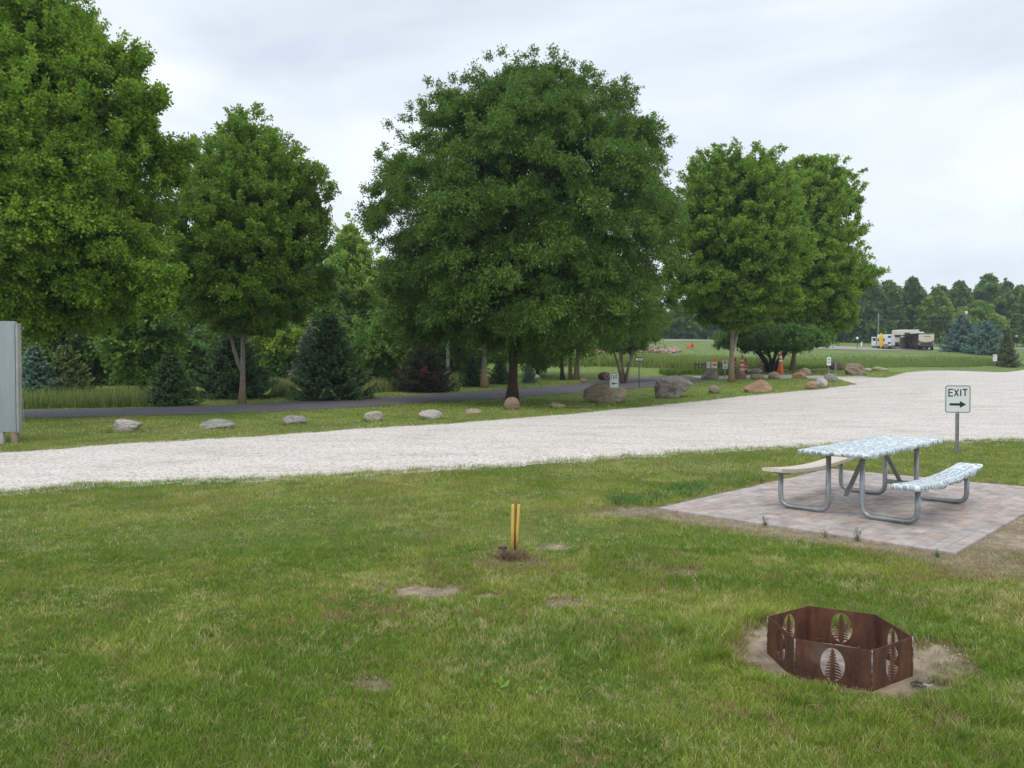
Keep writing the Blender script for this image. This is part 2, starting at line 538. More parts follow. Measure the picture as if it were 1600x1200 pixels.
# loose stones on the gravel and along its edges
def pebbles(name, xy, size, m, colA, colB):
    n = len(xy)
    base = np.array([[1, 0, 0], [-1, 0, 0], [0, 1, 0], [0, -1, 0], [0, 0, 1], [0, 0, -1]], float)
    Fc = np.array([[0, 2, 4], [2, 1, 4], [1, 3, 4], [3, 0, 4], [2, 0, 5], [1, 2, 5], [3, 1, 5], [0, 3, 5]])
    a = rng.uniform(0, 6.28, n); s = size * rng.uniform(.5, 1.5, n)
    sc_ = np.stack([s, s * rng.uniform(.5, 1, n), s * rng.uniform(.35, .8, n)], -1)
    B = base[None] * sc_[:, None] * (1 + rng.uniform(-.25, .25, (n, 6, 1)))
    ca, sa = np.cos(a)[:, None], np.sin(a)[:, None]
    V = np.stack([B[..., 0] * ca - B[..., 1] * sa, B[..., 0] * sa + B[..., 1] * ca, B[..., 2]], -1)
    zz = gz(xy[:, 0], xy[:, 1]) + .012
    V += np.c_[xy, zz][:, None]
    FF = Fc[None] + (np.arange(n) * 6)[:, None, None]
    k = rng.uniform(0, 1, (n, 1))
    c = np.repeat(colA * (1 - k) + colB * k, 6, 0)
    return mesh_np(name, V.reshape(-1, 3), FF.reshape(-1, 3), m, c)
M_STONE = attrmat('loose_stone', .9, 100, 0)
px_ = rng.uniform(-12, 20, 70000)
py_ = gn(px_) + rng.exponential(1.3, len(px_)) - .25
ok = (py_ < gf(px_) + .1)
e_x = rng.uniform(-14, 20, 14000); e_y = gf(e_x) + rng.normal(0, .13, len(e_x))
f_x = rng.uniform(-10, 18, 16000); f_y = gn(f_x) + rng.normal(-.04, .14, len(f_x))
xy = np.r_[np.c_[px_, py_][ok], np.c_[e_x, e_y], np.c_[f_x, f_y]]
kind(pebbles('gravel_stones', xy, .011, M_STONE, np.array([.40, .37, .34]), np.array([.78, .75, .71])), 'stuff')
# crumbs, straw coloured clods in the bare soil
bx_, by_ = rng.uniform(-2, 7, 90000), rng.uniform(3.2, 11, 90000)
bb_ = bare(bx_, by_)
u_, v_ = patio_uv(bx_, by_)
rr_ = np.hypot(bx_ - FP.x, by_ - FP.y)
ok = (rng.uniform(0, 1, len(bx_)) < bb_ * .5) & (rectdist(u_, v_) > 0.0) & ~((rr_ > .28) & (rr_ < .42))
kind(pebbles('soil_crumbs', np.c_[bx_, by_][ok], .006, M_STONE, np.array([.2, .15, .10]), np.array([.5, .42, .32])), 'stuff')

# ------------------------------------------------------------------ grass
def blades(name, x, y, h, wd, cols, bend=.5, seg2=True, z=None):
    n = len(x)
    a = rng.uniform(0, 2 * math.pi, n)          # blade width direction
    l = rng.uniform(0, 2 * math.pi, n)          # lean direction
    bd = h * bend * rng.uniform(.2, 1.3, n)
    z = gz(x, y) - .004 if z is None else z
    B = np.c_[x, y, z]
    wv = np.c_[np.cos(a), np.sin(a), np.zeros(n)] * (wd / 2)[:, None]
    lv = np.c_[np.cos(l), np.sin(l), np.zeros(n)] * bd[:, None]
    up = np.c_[np.zeros(n), np.zeros(n), h]
    if seg2:
        mid = B + up * .55 + lv * .3
        tip = B + up + lv
        V = np.stack([B - wv, B + wv, mid + wv * .8, mid - wv * .8, tip + wv * .15, tip - wv * .15], 1)
        i = (np.arange(n) * 6)[:, None]
        F = np.concatenate([i + [0, 1, 2, 3], i + [3, 2, 4, 5]], 0)
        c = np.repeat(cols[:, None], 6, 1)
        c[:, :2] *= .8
    else:
        tip = B + up + lv
        V = np.stack([B - wv, B + wv, tip], 1)
        F = (np.arange(n) * 3)[:, None] + [0, 1, 2]
        c = np.repeat(cols[:, None], 3, 1)
    return V.reshape(-1, 3), F, c.reshape(-1, 3)

def grasscol(x, y):
    n = len(x)
    a = fbm(x, y, .55, 51); b2 = fbm(x, y, 2.2, 52); c = fbm(x, y, 6, 53); e = fbm(x, y, .9, 54)
    G = np.array([.215, .335, .045]); YG = np.array([.38, .46, .08]); DRY = np.array([.68, .60, .30]); BG = np.array([.19, .34, .075])
    k = np.clip((b2 - .5) * 2.6 + (a - .5) * 2 + .42, 0, 1)[:, None]
    col = G * (1 - k) + YG * k
    kb = sstep(.56, .72, e)[:, None] * .3
    col = col * (1 - kb) + BG * kb
    f14 = fbm(x, y, 22, 55, 3)
    pd = np.clip(.16 + (c - .5) * 1.2 + (a - .5) * .9 + (f14 - .5) * 1.7, .03, .75)
    dry = (rng.uniform(0, 1, n) < pd)[:, None]
    col = col * (.72 + .56 * f14)[:, None]
    brn = (fbm(x, y, 1.9, 57) > .55)[:, None]
    col = np.where(dry, np.where(brn, np.array([.50, .37, .19]), DRY) * rng.uniform(.7, 1.1, (n, 1)), col)
    return col * rng.uniform(.7, 1.3, (n, 1))

def wedge(n, d0, d1, margin=1.18):
    d = np.sqrt(rng.uniform(d0 * d0, d1 * d1, n))
    x = rng.uniform(-1, 1, n) * (.667 * d * margin + .4)
    return x, d

TF = []
for x, y, h_ in TUFTS:
    k = rng.uniform(0, 1, (len(x), 1))
    TF.append(blades('t', x, y, h_, np.full(len(x), .011), (np.array([.20, .30, .06]) * k + np.array([.38, .33, .15]) * (1 - k)) * rng.uniform(.7, 1.2, (len(x), 1)), 1.0, False))
parts = [(q, False) for q in TF]
for d0, d1, n, h0, w0, s2 in [(2.6, 4.4, 330000, .032, .0034, True), (4.4, 7, 420000, .034, .0042, True), (7, 12, 480000, .038, .006, False), (12, 19, 300000, .044, .009, False),
                              (19, 30, 190000, .05, .017, False), (30, 62, 260000, .055, .035, False)]:
    x, y = wedge(n, d0, d1)
    b0 = bare(x, y) if d0 < 15 else np.zeros_like(x)
    patch = fbm(x, y, 1.6, 61)
    ok = lawnmask(x, y, .11) & (rng.uniform(0, 1, n) > b0 * 1.0) & (rng.uniform(0, 1, n) < .55 + patch)
    x, y, b0 = x[ok], y[ok], b0[ok]
    hh = h0 * (.35 + 1.3 * fbm(x, y, 1.3, 62)) * rng.uniform(.5, 1.35, len(x)) * (1 - .45 * b0)
    # longer tufts against the patio, marker and road edges
    dist = rectdist(*patio_uv(x, y))
    uu_, vv_ = patio_uv(x, y)
    hh *= 1 + .9 * sstep(.9, .3, dist) * sstep(.15, .3, dist) * (vv_ < 0)
    dg = np.minimum(np.abs(y - gn(x)), np.abs(y - gf(x)))
    hh *= 1 + .8 * sstep(.35, .05, dg) * (d0 < 30)
    hh *= 1 + 1.1 * sstep(.8, .2, np.hypot(x - FP.x, (y - FP.y)) - .45) * sstep(-.1, .2, np.hypot(x - FP.x, y - FP.y) - .45) * (fbm(x, y, 5, 63) > .52)
    cols = grasscol(x, y)
    cols = np.where((b0 > .25)[:, None] & (rng.uniform(0, 1, len(x)) < .7)[:, None], np.array([.45, .36, .2]) * rng.uniform(.7, 1.1, (len(x), 1)), cols)
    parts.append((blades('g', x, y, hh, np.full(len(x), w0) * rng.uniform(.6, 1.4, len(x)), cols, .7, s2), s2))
def merge(lst):
    V = []; F = []; C = []; o = 0
    for v, f, c in lst:
        V.append(v); F.append(f + o); C.append(c); o += len(v)
    return np.concatenate(V), np.concatenate(F), np.concatenate(C)
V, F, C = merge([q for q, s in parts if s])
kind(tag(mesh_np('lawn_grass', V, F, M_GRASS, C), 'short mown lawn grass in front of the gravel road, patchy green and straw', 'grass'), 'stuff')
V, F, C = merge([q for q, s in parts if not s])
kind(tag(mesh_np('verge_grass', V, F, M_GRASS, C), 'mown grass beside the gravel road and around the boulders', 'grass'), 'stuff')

# scattered straw clippings lying flat
x, y = wedge(5500, 2.8, 9)
ok = lawnmask(x, y); x, y = x[ok], y[ok]; n = len(x)
a = rng.uniform(0, 6.28, n); l = rng.uniform(.02, .055, n)
z0 = gz(x, y) + rng.uniform(.012, .035, n) - .012 * bare(x, y)
dv = np.c_[np.cos(a), np.sin(a), rng.normal(0, .15, n)] * l[:, None]; wv = np.c_[-np.sin(a), np.cos(a), np.zeros(n)] * .0016
B = np.c_[x, y, z0]
V = np.stack([B - wv, B + wv, B + dv + wv, B + dv - wv], 1).reshape(-1, 3)
C = np.repeat(np.array([.5, .42, .25]) * rng.uniform(.6, 1.1, (n, 1)), 4, 0)
kind(tag(mesh_np('straw_clippings', V, np.arange(n * 4).reshape(-1, 4), M_GRASS, C), 'dry straw clippings scattered over the mown lawn', 'straw'), 'stuff')

nr = 1500
x, y = wedge(nr, 2.9, 12); ok = lawnmask(x, y) & (fbm(x, y, 1.1, 91) > .57) & (bare(x, y) < .3); x, y = x[ok], y[ok]
V = []; C = []
for a_, b_ in zip(x, y):
    z_ = float(gz(a_, b_)); sz_ = rng.uniform(.012, .030); cc = np.array([.19, .34, .055]) * rng.uniform(.75, 1.2)
    for k in range(int(rng.integers(5, 11))):
        an = rng.uniform(0, 6.28); r_ = rng.uniform(0, .05); e = rng.uniform(.3, .9)
        q = np.array([a_ + math.cos(an) * r_, b_ + math.sin(an) * r_, z_ + rng.uniform(.012, .03)]); d_ = np.array([math.cos(an), math.sin(an), e]) * sz_; n_ = np.array([-math.sin(an), math.cos(an), 0]) * sz_ * .38
        V += [q, q + d_ * .5 + n_, q + d_, q + d_ * .5 - n_]; C += [cc * rng.uniform(.85, 1.15)] * 4
V = np.array(V)
kind(tag(mesh_np('clover', V, np.arange(len(V)).reshape(-1, 4), M_GRASS, np.array(C)), 'small broad leaved weeds and clover among the lawn grass', 'clover'), 'stuff')

# tall weeds: meadow edges behind the road, band on the slope
def weeds(name, x, y, h, wd, c1, c2, label, headp=.0):
    n = len(x); k = rng.uniform(0, 1, (n, 1))
    cols = (c1 * (1 - k) + c2 * k) * rng.uniform(.7, 1.2, (n, 1))
    o = mesh_np(name, *(lambda q: (q[0], q[1], M_GRASS, q[2]))(blades('w', x, y, h * rng.uniform(.5, 1.2, n), np.full(n, wd), cols, .25, False, terrain(x, y))))
    return kind(tag(o, label, 'grass'), 'stuff')
def region(pts_lo, pts_hi, n):
    """random ground points between two polylines given as pixel lists"""
    a = monot([at(*q) for q in pts_lo]); b2 = monot([at(*q) for q in pts_hi])
    x0 = max(a[0][0], b2[0][0]); x1 = min(a[0][-1], b2[0][-1])
    x = rng.uniform(min(a[0][0], b2[0][0]), max(a[0][-1], b2[0][-1]), n)
    ya = np.interp(x, *a); yb = np.interp(x, *b2)
    return x, ya + (yb - ya) * rng.uniform(0, 1, n)
x = rng.uniform(-40, -7, 26000); y = np.interp(x, *PF) + .8 + rng.uniform(0, 1, len(x)) ** 1.5 * 9
pxx = 800 + x / y * FPX
ok = (pxx < 228); x, y = x[ok], y[ok]
weeds('tall_grass', x, y, .72, .045, np.array([.13, .25, .04]), np.array([.40, .42, .16]), 'tall seeding meadow grass along the far side of the asphalt road')
x = rng.uniform(-16, -4, 30000); y = np.interp(x, *PF) + 6 + rng.uniform(0, 1, len(x)) * 10
pxx = 800 + x / y * FPX
ok = ((pxx > 425) & (pxx < 462)) | ((pxx > 570) & (pxx < 720)); x, y = x[ok], y[ok]
weeds('tall_grass', x, y, .8, .04, 1.35 * np.array([.12, .2, .04]), 1.4 * np.array([.36, .34, .16]), 'tall pale meadow grass between the spruces beyond the road')
x, y = region([(860, 572), (960, 573), (1100, 577), (1130, 578)], [(860, 563), (960, 562), (1100, 566), (1130, 567)], 26000)
weeds('tall_grass', x, y, .9, .1, 1.35 * np.array([.13, .22, .05]), 1.4 * np.array([.30, .34, .10]), 'band of tall pale green grass in front of the rubble heaps')
x, y = region([(1040, 587), (1122, 588)], [(1040, 583), (1122, 578)], 9000)
ok = fbm(x, y, .5, 95) > .42; x, y = x[ok], y[ok]
weeds('weeds', x, y, .42, .16, np.array([.15, .28, .05]), np.array([.28, .40, .09]), 'bright leafy weeds where asphalt meets the concrete walk')
x, y = region([(1100, 577), (1250, 577), (1340, 575), (1420, 573), (1540, 572)], [(1100, 556), (1250, 554), (1340, 554), (1420, 556), (1540, 558)], 40000)
ylo = np.interp(x, *monot([at(*q) for q in [(1100, 577), (1250, 577), (1340, 575), (1420, 573), (1540, 572)]])); y = ylo + (y - ylo) * rng.uniform(0, 1, len(x))
weeds('tall_grass', x, y, .26, .09, np.array([.18, .28, .05]), np.array([.25, .33, .08]), 'rough unmown grass at the foot of the slope below the campers')

# ------------------------------------------------------------------ trees
def crown_pts(center_xy, prof, nclump, rc, twigs, leaves, ll, lw, droop, up, outer=.72, irregular=.16, tips=0, tipl=.9, shift=None, seed=0, squash=1.0, colors=None, front=None):
    """prof: list of (z, radius) ascending. returns V,F,C arrays of leaf quads"""
    g = np.random.default_rng(seed)
    pz = np.array([q[0] for q in prof]); pr = np.array([q[1] for q in prof])
    z = np.linspace(pz[0], pz[-1], 400); r = np.interp(z, pz, pr)
    cdf = np.cumsum(r + r.max() * .2); cdf /= cdf[-1]
    K = 5 if nclump > 120 else 1
    zlo = pz[0] + rc * 1.15 + droop * rc * .4; zhi = pz[-1] - rc * 1.0 - (tipl * .55 if tips else 0)
    cz = np.zeros(nclump); th = np.zeros(nclump); done = np.zeros((nclump, 3))
    rm = r.max()
    for i in range(nclump):
        zc = np.interp(g.uniform(0, 1, K), cdf, z); tcn = g.uniform(0, 2 * math.pi, K)
        if K > 1:
            rr_ = np.interp(zc, pz, pr); q = np.c_[np.cos(tcn) * rr_, np.sin(tcn) * rr_, zc]
            j = 0 if i == 0 else int(np.argmax(((q[:, None] - done[None, :i]) ** 2).sum(-1).min(1)))
            done[i] = q[j]
        else: j = 0
        cz[i] = zc[j]; th[i] = tcn[j]
    Rr = np.interp(cz, pz, pr)
    lob = 1 + irregular * (np.sin(th * 3 + cz * .9 + seed) * .6 + np.sin(th * 5 - cz * 1.7 + seed * 2) * .4)
    inner = g.uniform(0, 1, nclump) > outer
    frac = np.where(inner, g.uniform(.25, .7, nclump), g.uniform(.78, 1.04, nclump))
    rcl = rc * g.uniform(.6, 1.35, nclump)
    rcl = np.minimum(rcl, Rr * .6 + .25)
    rad = np.maximum(Rr * lob * frac - rcl * .9, 0)
    cz = zlo + (cz - pz[0]) * (zhi - zlo) / (pz[-1] - pz[0])
    CC = np.c_[center_xy[0] + np.cos(th) * rad, center_xy[1] + np.sin(th) * rad * squash, cz]
    mid = np.array([center_xy[0], center_xy[1], pz[0] + (pz[-1] - pz[0]) * .38])
    outd = CC - mid; outd /= np.linalg.norm(outd, axis=1)[:, None] + 1e-6
    # twigs
    T = nclump * twigs
    ci = np.repeat(np.arange(nclump), twigs)
    d = g.normal(0, 1, (T, 3)); d /= np.linalg.norm(d, axis=1)[:, None]
    d[:, 2] = np.where(d[:, 2] < 0, d[:, 2] * .45, d[:, 2] * .8)
    d = d + outd[ci] * .95 * np.array([1, 1, .5]) + np.array([0, 0, up])
    d /= np.linalg.norm(d, axis=1)[:, None]
    tl = rcl[ci] * g.uniform(.55, 1.15, T)
    start = CC[ci] + g.normal(0, .12, (T, 3)) * rcl[ci][:, None]
    # shoots poking from the outline
    if tips:
        sz = np.interp(g.uniform(.3, 1, tips), cdf, z); sth = g.uniform(0, 6.28, tips)
        sr = np.maximum(np.interp(sz, pz, pr) * g.uniform(.8, 1.0, tips) - .1, 0)
        sz = zlo + (sz - pz[0]) * (zhi - zlo) / (pz[-1] - pz[0]) + (rc * .5 if rc < 1.6 else -.3)
        sp = np.c_[center_xy[0] + np.cos(sth) * sr, center_xy[1] + np.sin(sth) * sr * squash, sz]
        sdv = np.c_[np.cos(sth) * .36, np.sin(sth) * .36, np.full(tips, .9)] + g.normal(0, .13, (tips, 3))
        k = 3
        start = np.r_[start, np.repeat(sp, k, 0)]
        dd = np.repeat(sdv, k, 0) + g.normal(0, .05, (tips * k, 3)); dd /= np.linalg.norm(dd, axis=1)[:, None]
        d = np.r_[d, dd]; tl = np.r_[tl, np.repeat(tipl * g.uniform(.5, 1.45, tips), k)]
        ci = np.r_[ci, g.integers(0, nclump, tips * k)]
        T = len(tl)
    n = T * leaves
    ti = np.repeat(np.arange(T), leaves)
    s = g.uniform(.18, 1.0, n) ** .5
    pos = start[ti] + d[ti] * (tl[ti] * s)[:, None] + g.normal(0, .035 + rc * .06, (n, 3))
    pos[:, 2] -= droop * (tl[ti] * s) ** 2 * .5
    ld = d[ti] * .6 + g.normal(0, .6, (n, 3)); ld[:, 2] -= droop * g.uniform(.3, 1.3, n)
    ld /= np.linalg.norm(ld, axis=1)[:, None]
    # coarse inner foliage, so the crown is not hollow
    nf = int(nclump * 55)
    fz = np.interp(g.uniform(0, 1, nf), cdf, z); fth = g.uniform(0, 6.2832, nf)
    fr = np.interp(fz, pz, pr) * np.sqrt(g.uniform(.02, .42, nf)); fz = zlo + (fz - pz[0]) * (zhi - zlo) / (pz[-1] - pz[0])
    fp = np.c_[center_xy[0] + np.cos(fth) * fr, center_xy[1] + np.sin(fth) * fr * squash, fz]
    fd = g.normal(0, 1, (nf, 3)); fd /= np.linalg.norm(fd, axis=1)[:, None]
    q = g.normal(0, 1, (n, 3)); q[:, 2] *= .45
    sd_ = np.cross(ld, np.cross(ld, q) + np.array([0, 0, .8])); sd_ /= np.linalg.norm(sd_, axis=1)[:, None] + 1e-9
    l = ll * g.uniform(.6, 1.25, n)[:, None]; ww = lw * g.uniform(.6, 1.25, n)[:, None]
    V = np.stack([pos, pos + ld * l * .45 + sd_ * ww * .5, pos + ld * l, pos + ld * l * .45 - sd_ * ww * .5], 1)
    fs = np.cross(fd, g.normal(0, 1, (nf, 3))); fs /= np.linalg.norm(fs, axis=1)[:, None]
    fl = ll * 1.9; fw = max(lw, ll * .6) * 1.9
    V = np.concatenate([V, np.stack([fp, fp + fd * fl * .5 + fs * fw * .5, fp + fd * fl, fp + fd * fl * .5 - fs * fw * .5], 1)])
    F = np.arange((n + nf) * 4).reshape(-1, 4)
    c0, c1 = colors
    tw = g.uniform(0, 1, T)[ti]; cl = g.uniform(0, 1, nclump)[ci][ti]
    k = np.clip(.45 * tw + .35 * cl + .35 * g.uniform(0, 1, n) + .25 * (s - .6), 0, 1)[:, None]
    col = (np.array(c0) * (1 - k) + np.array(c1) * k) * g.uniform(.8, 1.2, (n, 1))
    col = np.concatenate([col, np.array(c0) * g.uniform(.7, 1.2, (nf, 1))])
    return V.reshape(-1, 3), F, np.repeat(col, 4, 0), CC

def trunk_mesh(base, top_z, r0, targets, m, parent, fork=None, lean=(0, 0), seed=0, seg=12, leader=.8, vfork=None):
    """trunk with limbs; coordinates relative to base"""
    g = random.Random(seed)
    bm = bmesh.new()
    fork = fork if fork is not None else top_z * .25
    pts = []; rad = []
    N = 12
    for i in range(N + 1):
        s = i / N
        z = -.15 + (top_z * leader + .15) * s
        wob = .04 * top_z * .3
        pts.append((lean[0] * s * top_z + math.sin(s * 5 + seed) * wob * s, lean[1] * s * top_z + math.cos(s * 4 + seed) * wob * s, z))
        flare = 1 + .55 * math.exp(-max(z, 0) * 3.5)
        rad.append(r0 * flare * (1 - .88 * s ** .8) if s > 0 else r0 * 1.6)
    tube(bm, pts, rad, seg)
    if vfork:      # a second stem leaving low down
        zf, dx_ = vfork
        tube(bm, [(0, 0, zf - .25), (dx_ * .22, 0, zf + .15), (dx_ * .5, .05, zf + .8), (dx_ * .75, .1, zf + 1.6), (dx_, .2, zf + 3.2)], [r0 * .6, r0 * .66, r0 * .58, r0 * .5, r0 * .35], 10)
    for (tx, ty, tz) in targets:
        z0 = fork * g.uniform(.95, 1.0) + g.uniform(0, 1) ** 1.3 * (tz - fork) * .5
        z0 = min(max(z0, fork * .92), top_z * .7)
        s = (z0 + .15) / (top_z * leader + .15)
        k = min(int(s * N), N - 1)
        f = s * N - k
        p0 = Vector(pts[k]).lerp(Vector(pts[k + 1]), f)
        rr = (rad[k] * (1 - f) + rad[k + 1] * f) * g.uniform(.5, .7)
        p3 = Vector((tx, ty, tz))
        dz = p3.z - p0.z
        c1 = p0 + Vector(((p3.x - p0.x) * .25, (p3.y - p0.y) * .25, dz * .45))
        c2 = p0 + Vector(((p3.x - p0.x) * .7, (p3.y - p0.y) * .7, dz * .75))
        q = []; rs = []
        for i in range(8):
            u = i / 7
            pt = p0 * (1 - u) ** 3 + c1 * 3 * u * (1 - u) ** 2 + c2 * 3 * u * u * (1 - u) + p3 * u ** 3
            pt += Vector((g.uniform(-1, 1), g.uniform(-1, 1), 0)) * .06 * (0 < i)
            q.append(pt); rs.append(max(rr * (1 - .85 * u), .012))
        tube(bm, q, rs, 7)
    return bm_obj('trunk', bm, m, parent, True)

def tree(name, label, px, d, cpx, prof_px, r0, rc, nclump, twigs, leaves, ll, lw, colors, bark, group=None, droop=.5, up=.3, fork_py=None, tips=0, tipl=.9,
         seed=1, outer=.72, irregular=.16, nl=14, cat='tree', squash=1.0, cy=0.0, base=None, lean=None, multi=0, tgt_frac=.75, lobes=(), vfork=None):
    b0 = base if base is not None else ground(px, d)
    rt = thing(name, label, cat, b0, 0, group)
    prof = sorted([(height_of(py, d) - b0.z, hw * d / FPX) for py, hw in prof_px])
    cx = (cpx - px) * d / FPX
    V, F, C, CC = crown_pts((cx, cy), prof, nclump, rc, twigs, leaves, ll, lw, droop, up, outer, irregular, tips, tipl, None, seed, squash, colors)
    if lobes:
        lst = [(V, F, C)]
        for i, (lpx, lprof, ln_, ly) in enumerate(lobes):
            lp = sorted([(height_of(py, d) - b0.z, hw * d / FPX) for py, hw in lprof])
            v2, f2, c2, _ = crown_pts(((lpx - px) * d / FPX, ly), lp, ln_, rc * .8, twigs, leaves, ll, lw, droop, up + .15, .85, irregular, tips // 8, tipl, None, seed + 40 + i, 1.0, colors)
            lst.append((v2, f2, c2))
        V, F, C = merge(lst)
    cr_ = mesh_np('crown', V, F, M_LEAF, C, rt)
    g = random.Random(seed)
    sel = [CC[g.randrange(len(CC))] for _ in range(nl)]
    mid = np.array([cx, cy, 0])
    sel = [tuple((mid + (c - mid) * np.array([tgt_frac, tgt_frac, 1]))) for c in sel]
    fk = height_of(fork_py, d) - b0.z if fork_py else None
    top = prof[-1][0]
    if multi:
        bm = bmesh.new()
        for i in range(multi):
            a = 6.28 * i / multi + .4; rad = prof[len(prof) // 2][1] * .55
            pts = [(math.cos(a) * .12, math.sin(a) * .12, -.1)] + [(math.cos(a) * (.12 + rad * s ** 1.3) + g.uniform(-.05, .05), math.sin(a) * (.12 + rad * s ** 1.3), top * .8 * s) for s in (.15, .3, .5, .75, 1)]
            tube(bm, pts, [r0 * (1 - .8 * s) for s in (0, .15, .3, .5, .75, 1)], 8)
        bm_obj('trunk', bm, bark, rt, True)
    else:
        trunk_mesh(b0, top, r0, sel, bark, rt, fk, lean or (cx / top * .8, 0), seed, vfork=vfork)
    return rt

ASH = ((.058, .14, .026), (.19, .32, .055))
MAPLE = ((.12, .26, .025), (.33, .49, .06))
MAPLE2 = ((.11, .24, .032), (.30, .45, .06))
DARKG = ((.08, .18, .045), (.19, .33, .08))
YEL = ((.19, .34, .04), (.42, .56, .09))
MID = ((.12, .26, .05), (.28, .44, .09))

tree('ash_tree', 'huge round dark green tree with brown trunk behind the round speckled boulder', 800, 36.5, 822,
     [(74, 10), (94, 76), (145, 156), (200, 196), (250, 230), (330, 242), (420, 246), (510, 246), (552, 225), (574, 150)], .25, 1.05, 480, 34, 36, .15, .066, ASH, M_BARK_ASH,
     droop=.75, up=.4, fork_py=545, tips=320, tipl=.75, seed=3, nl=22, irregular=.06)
tree('maple_tree', 'very large light green maple at the left edge, its trunk hidden by the grey board', 8, 25, 40,
     [(-240, 5), (-100, 62), (0, 106), (80, 145), (180, 180), (260, 203), (340, 222), (430, 228), (475, 205), (520, 150), (548, 90)], .26, .62, 700, 27, 28, .11, .08, MAPLE, M_BARK_GREY,
     droop=.45, up=.6, tips=520, tipl=.9, seed=5, nl=16, irregular=.12, lobes=[(238, [(165, 4), (180, 22), (205, 24), (215, 5)], 14, -.5), (250, [(222, 4), (236, 26), (262, 30), (275, 8)], 16, 1), (205, [(90, 4), (110, 16), (140, 18), (150, 5)], 12, 0), (270, [(440, 4), (455, 22), (470, 22), (485, 5)], 12, -1)])
tree('maple_tree', 'tall green maple with forked grey trunk in front of the dark spruce beyond the road', 378, 35.5, 388,
     [(172, 4), (200, 22), (250, 60), (300, 90), (360, 114), (430, 128), (480, 122), (515, 95), (545, 40)], .145, .6, 370, 23, 27, .13, .093, MAPLE2, M_BARK_GREY,
     droop=.4, up=.8, fork_py=545, vfork=(1.75, -.75), tips=460, tipl=1.25, seed=8, nl=18, irregular=.12, lobes=[(312, [(202, 3), (225, 24), (280, 42), (340, 50)], 50, 1), (388, [(165, 3), (190, 14), (240, 40), (300, 50)], 50, 0), (455, [(222, 3), (250, 16), (300, 36), (340, 40)], 40, -1), (483, [(252, 3), (280, 14), (330, 32), (380, 34)], 36, 0)])
tree('maple_tree', 'bright green maple with grey trunk on the lawn island left of the traffic cones', 1143, 50, 1147,
     [(218, 10), (240, 40), (280, 72), (340, 96), (400, 108), (450, 112), (490, 98), (515, 65), (532, 25)], .18, .68, 380, 23, 26, .165, .115, MAPLE2, M_BARK_GREY,
     droop=.4, up=.8, fork_py=540, vfork=(2.1, .6), tips=420, tipl=1.4, seed=11, nl=16, irregular=.12, lobes=[(1118, [(222, 3), (240, 22), (290, 40), (330, 44)], 40, 0), (1192, [(220, 3), (240, 20), (300, 42), (340, 44)], 40, 0), (1228, [(270, 3), (300, 18), (350, 26), (400, 30)], 26, 1)])
tree('maple_tree', 'yellow green maple furthest right of the big trees, leaning trunk beside the dark shrub tree', 1238, 62, 1264,
     [(236, 10), (258, 34), (300, 56), (350, 70), (400, 73), (440, 80), (480, 82), (520, 66), (552, 38)], .2, .76, 320, 23, 25, .2, .14, MAPLE, M_BARK_GREY,
     droop=.4, up=.8, fork_py=535, vfork=(2.6, .8), tips=380, tipl=1.7, seed=13, nl=16, irregular=.12, lobes=[(1306, [(240, 3), (260, 16), (310, 32), (350, 36)], 30, 0), (1265, [(245, 3), (262, 14), (300, 26)], 20, 0), (1345, [(415, 3), (428, 16), (450, 22), (462, 8)], 14, 0)])
tree('shrub_tree', 'low dark green many stemmed tree behind the traffic cones and pale boulders', 1206, 59, 1208,
     [(502, 50), (518, 84), (535, 94), (550, 80), (562, 40)], .17, .7, 170, 18, 14, .2, .14, DARKG, M_BARK_DARK, seed=17, multi=6, irregular=.15, outer=.8)
tree('shrub_tree', 'small slender many stemmed tree at the road bend behind the one way sign', 975, 55, 972,
     [(480, 30), (510, 55), (535, 60), (552, 52), (562, 25)], .10, .6, 90, 16, 13, .2, .12, MID, M_BARK_GREY, seed=19, multi=5, outer=.8)
for (px, d, cpx, top, hw, bot, r0, lab, sd_, colr, bk) in [
        (757, 51, 757, 330, 90, 545, .22, 'shaded tree with pale trunk just left of and behind the big ash', 23, MID, M_BARK_GREY),
        (879, 61, 872, 380, 70, 566, .16, 'tree with thin black trunk behind the ash, left of the bare pole', 29, DARKG, M_BARK_DARK),
        (900, 61, 915, 370, 75, 560, .22, 'tree with thick grey trunk behind the ash, right of the bare pole', 31, MID, M_BARK_GREY)]:
    tree('broadleaf_tree', lab, px, d, cpx, [(top, 10), (top + 40, hw * .7), ((top + bot) / 2, hw), (bot - 20, hw * .8), (bot, hw * .35)], r0, 1.2, 100, 16, 13, .27, .17, colr, bk, seed=sd_, nl=8)
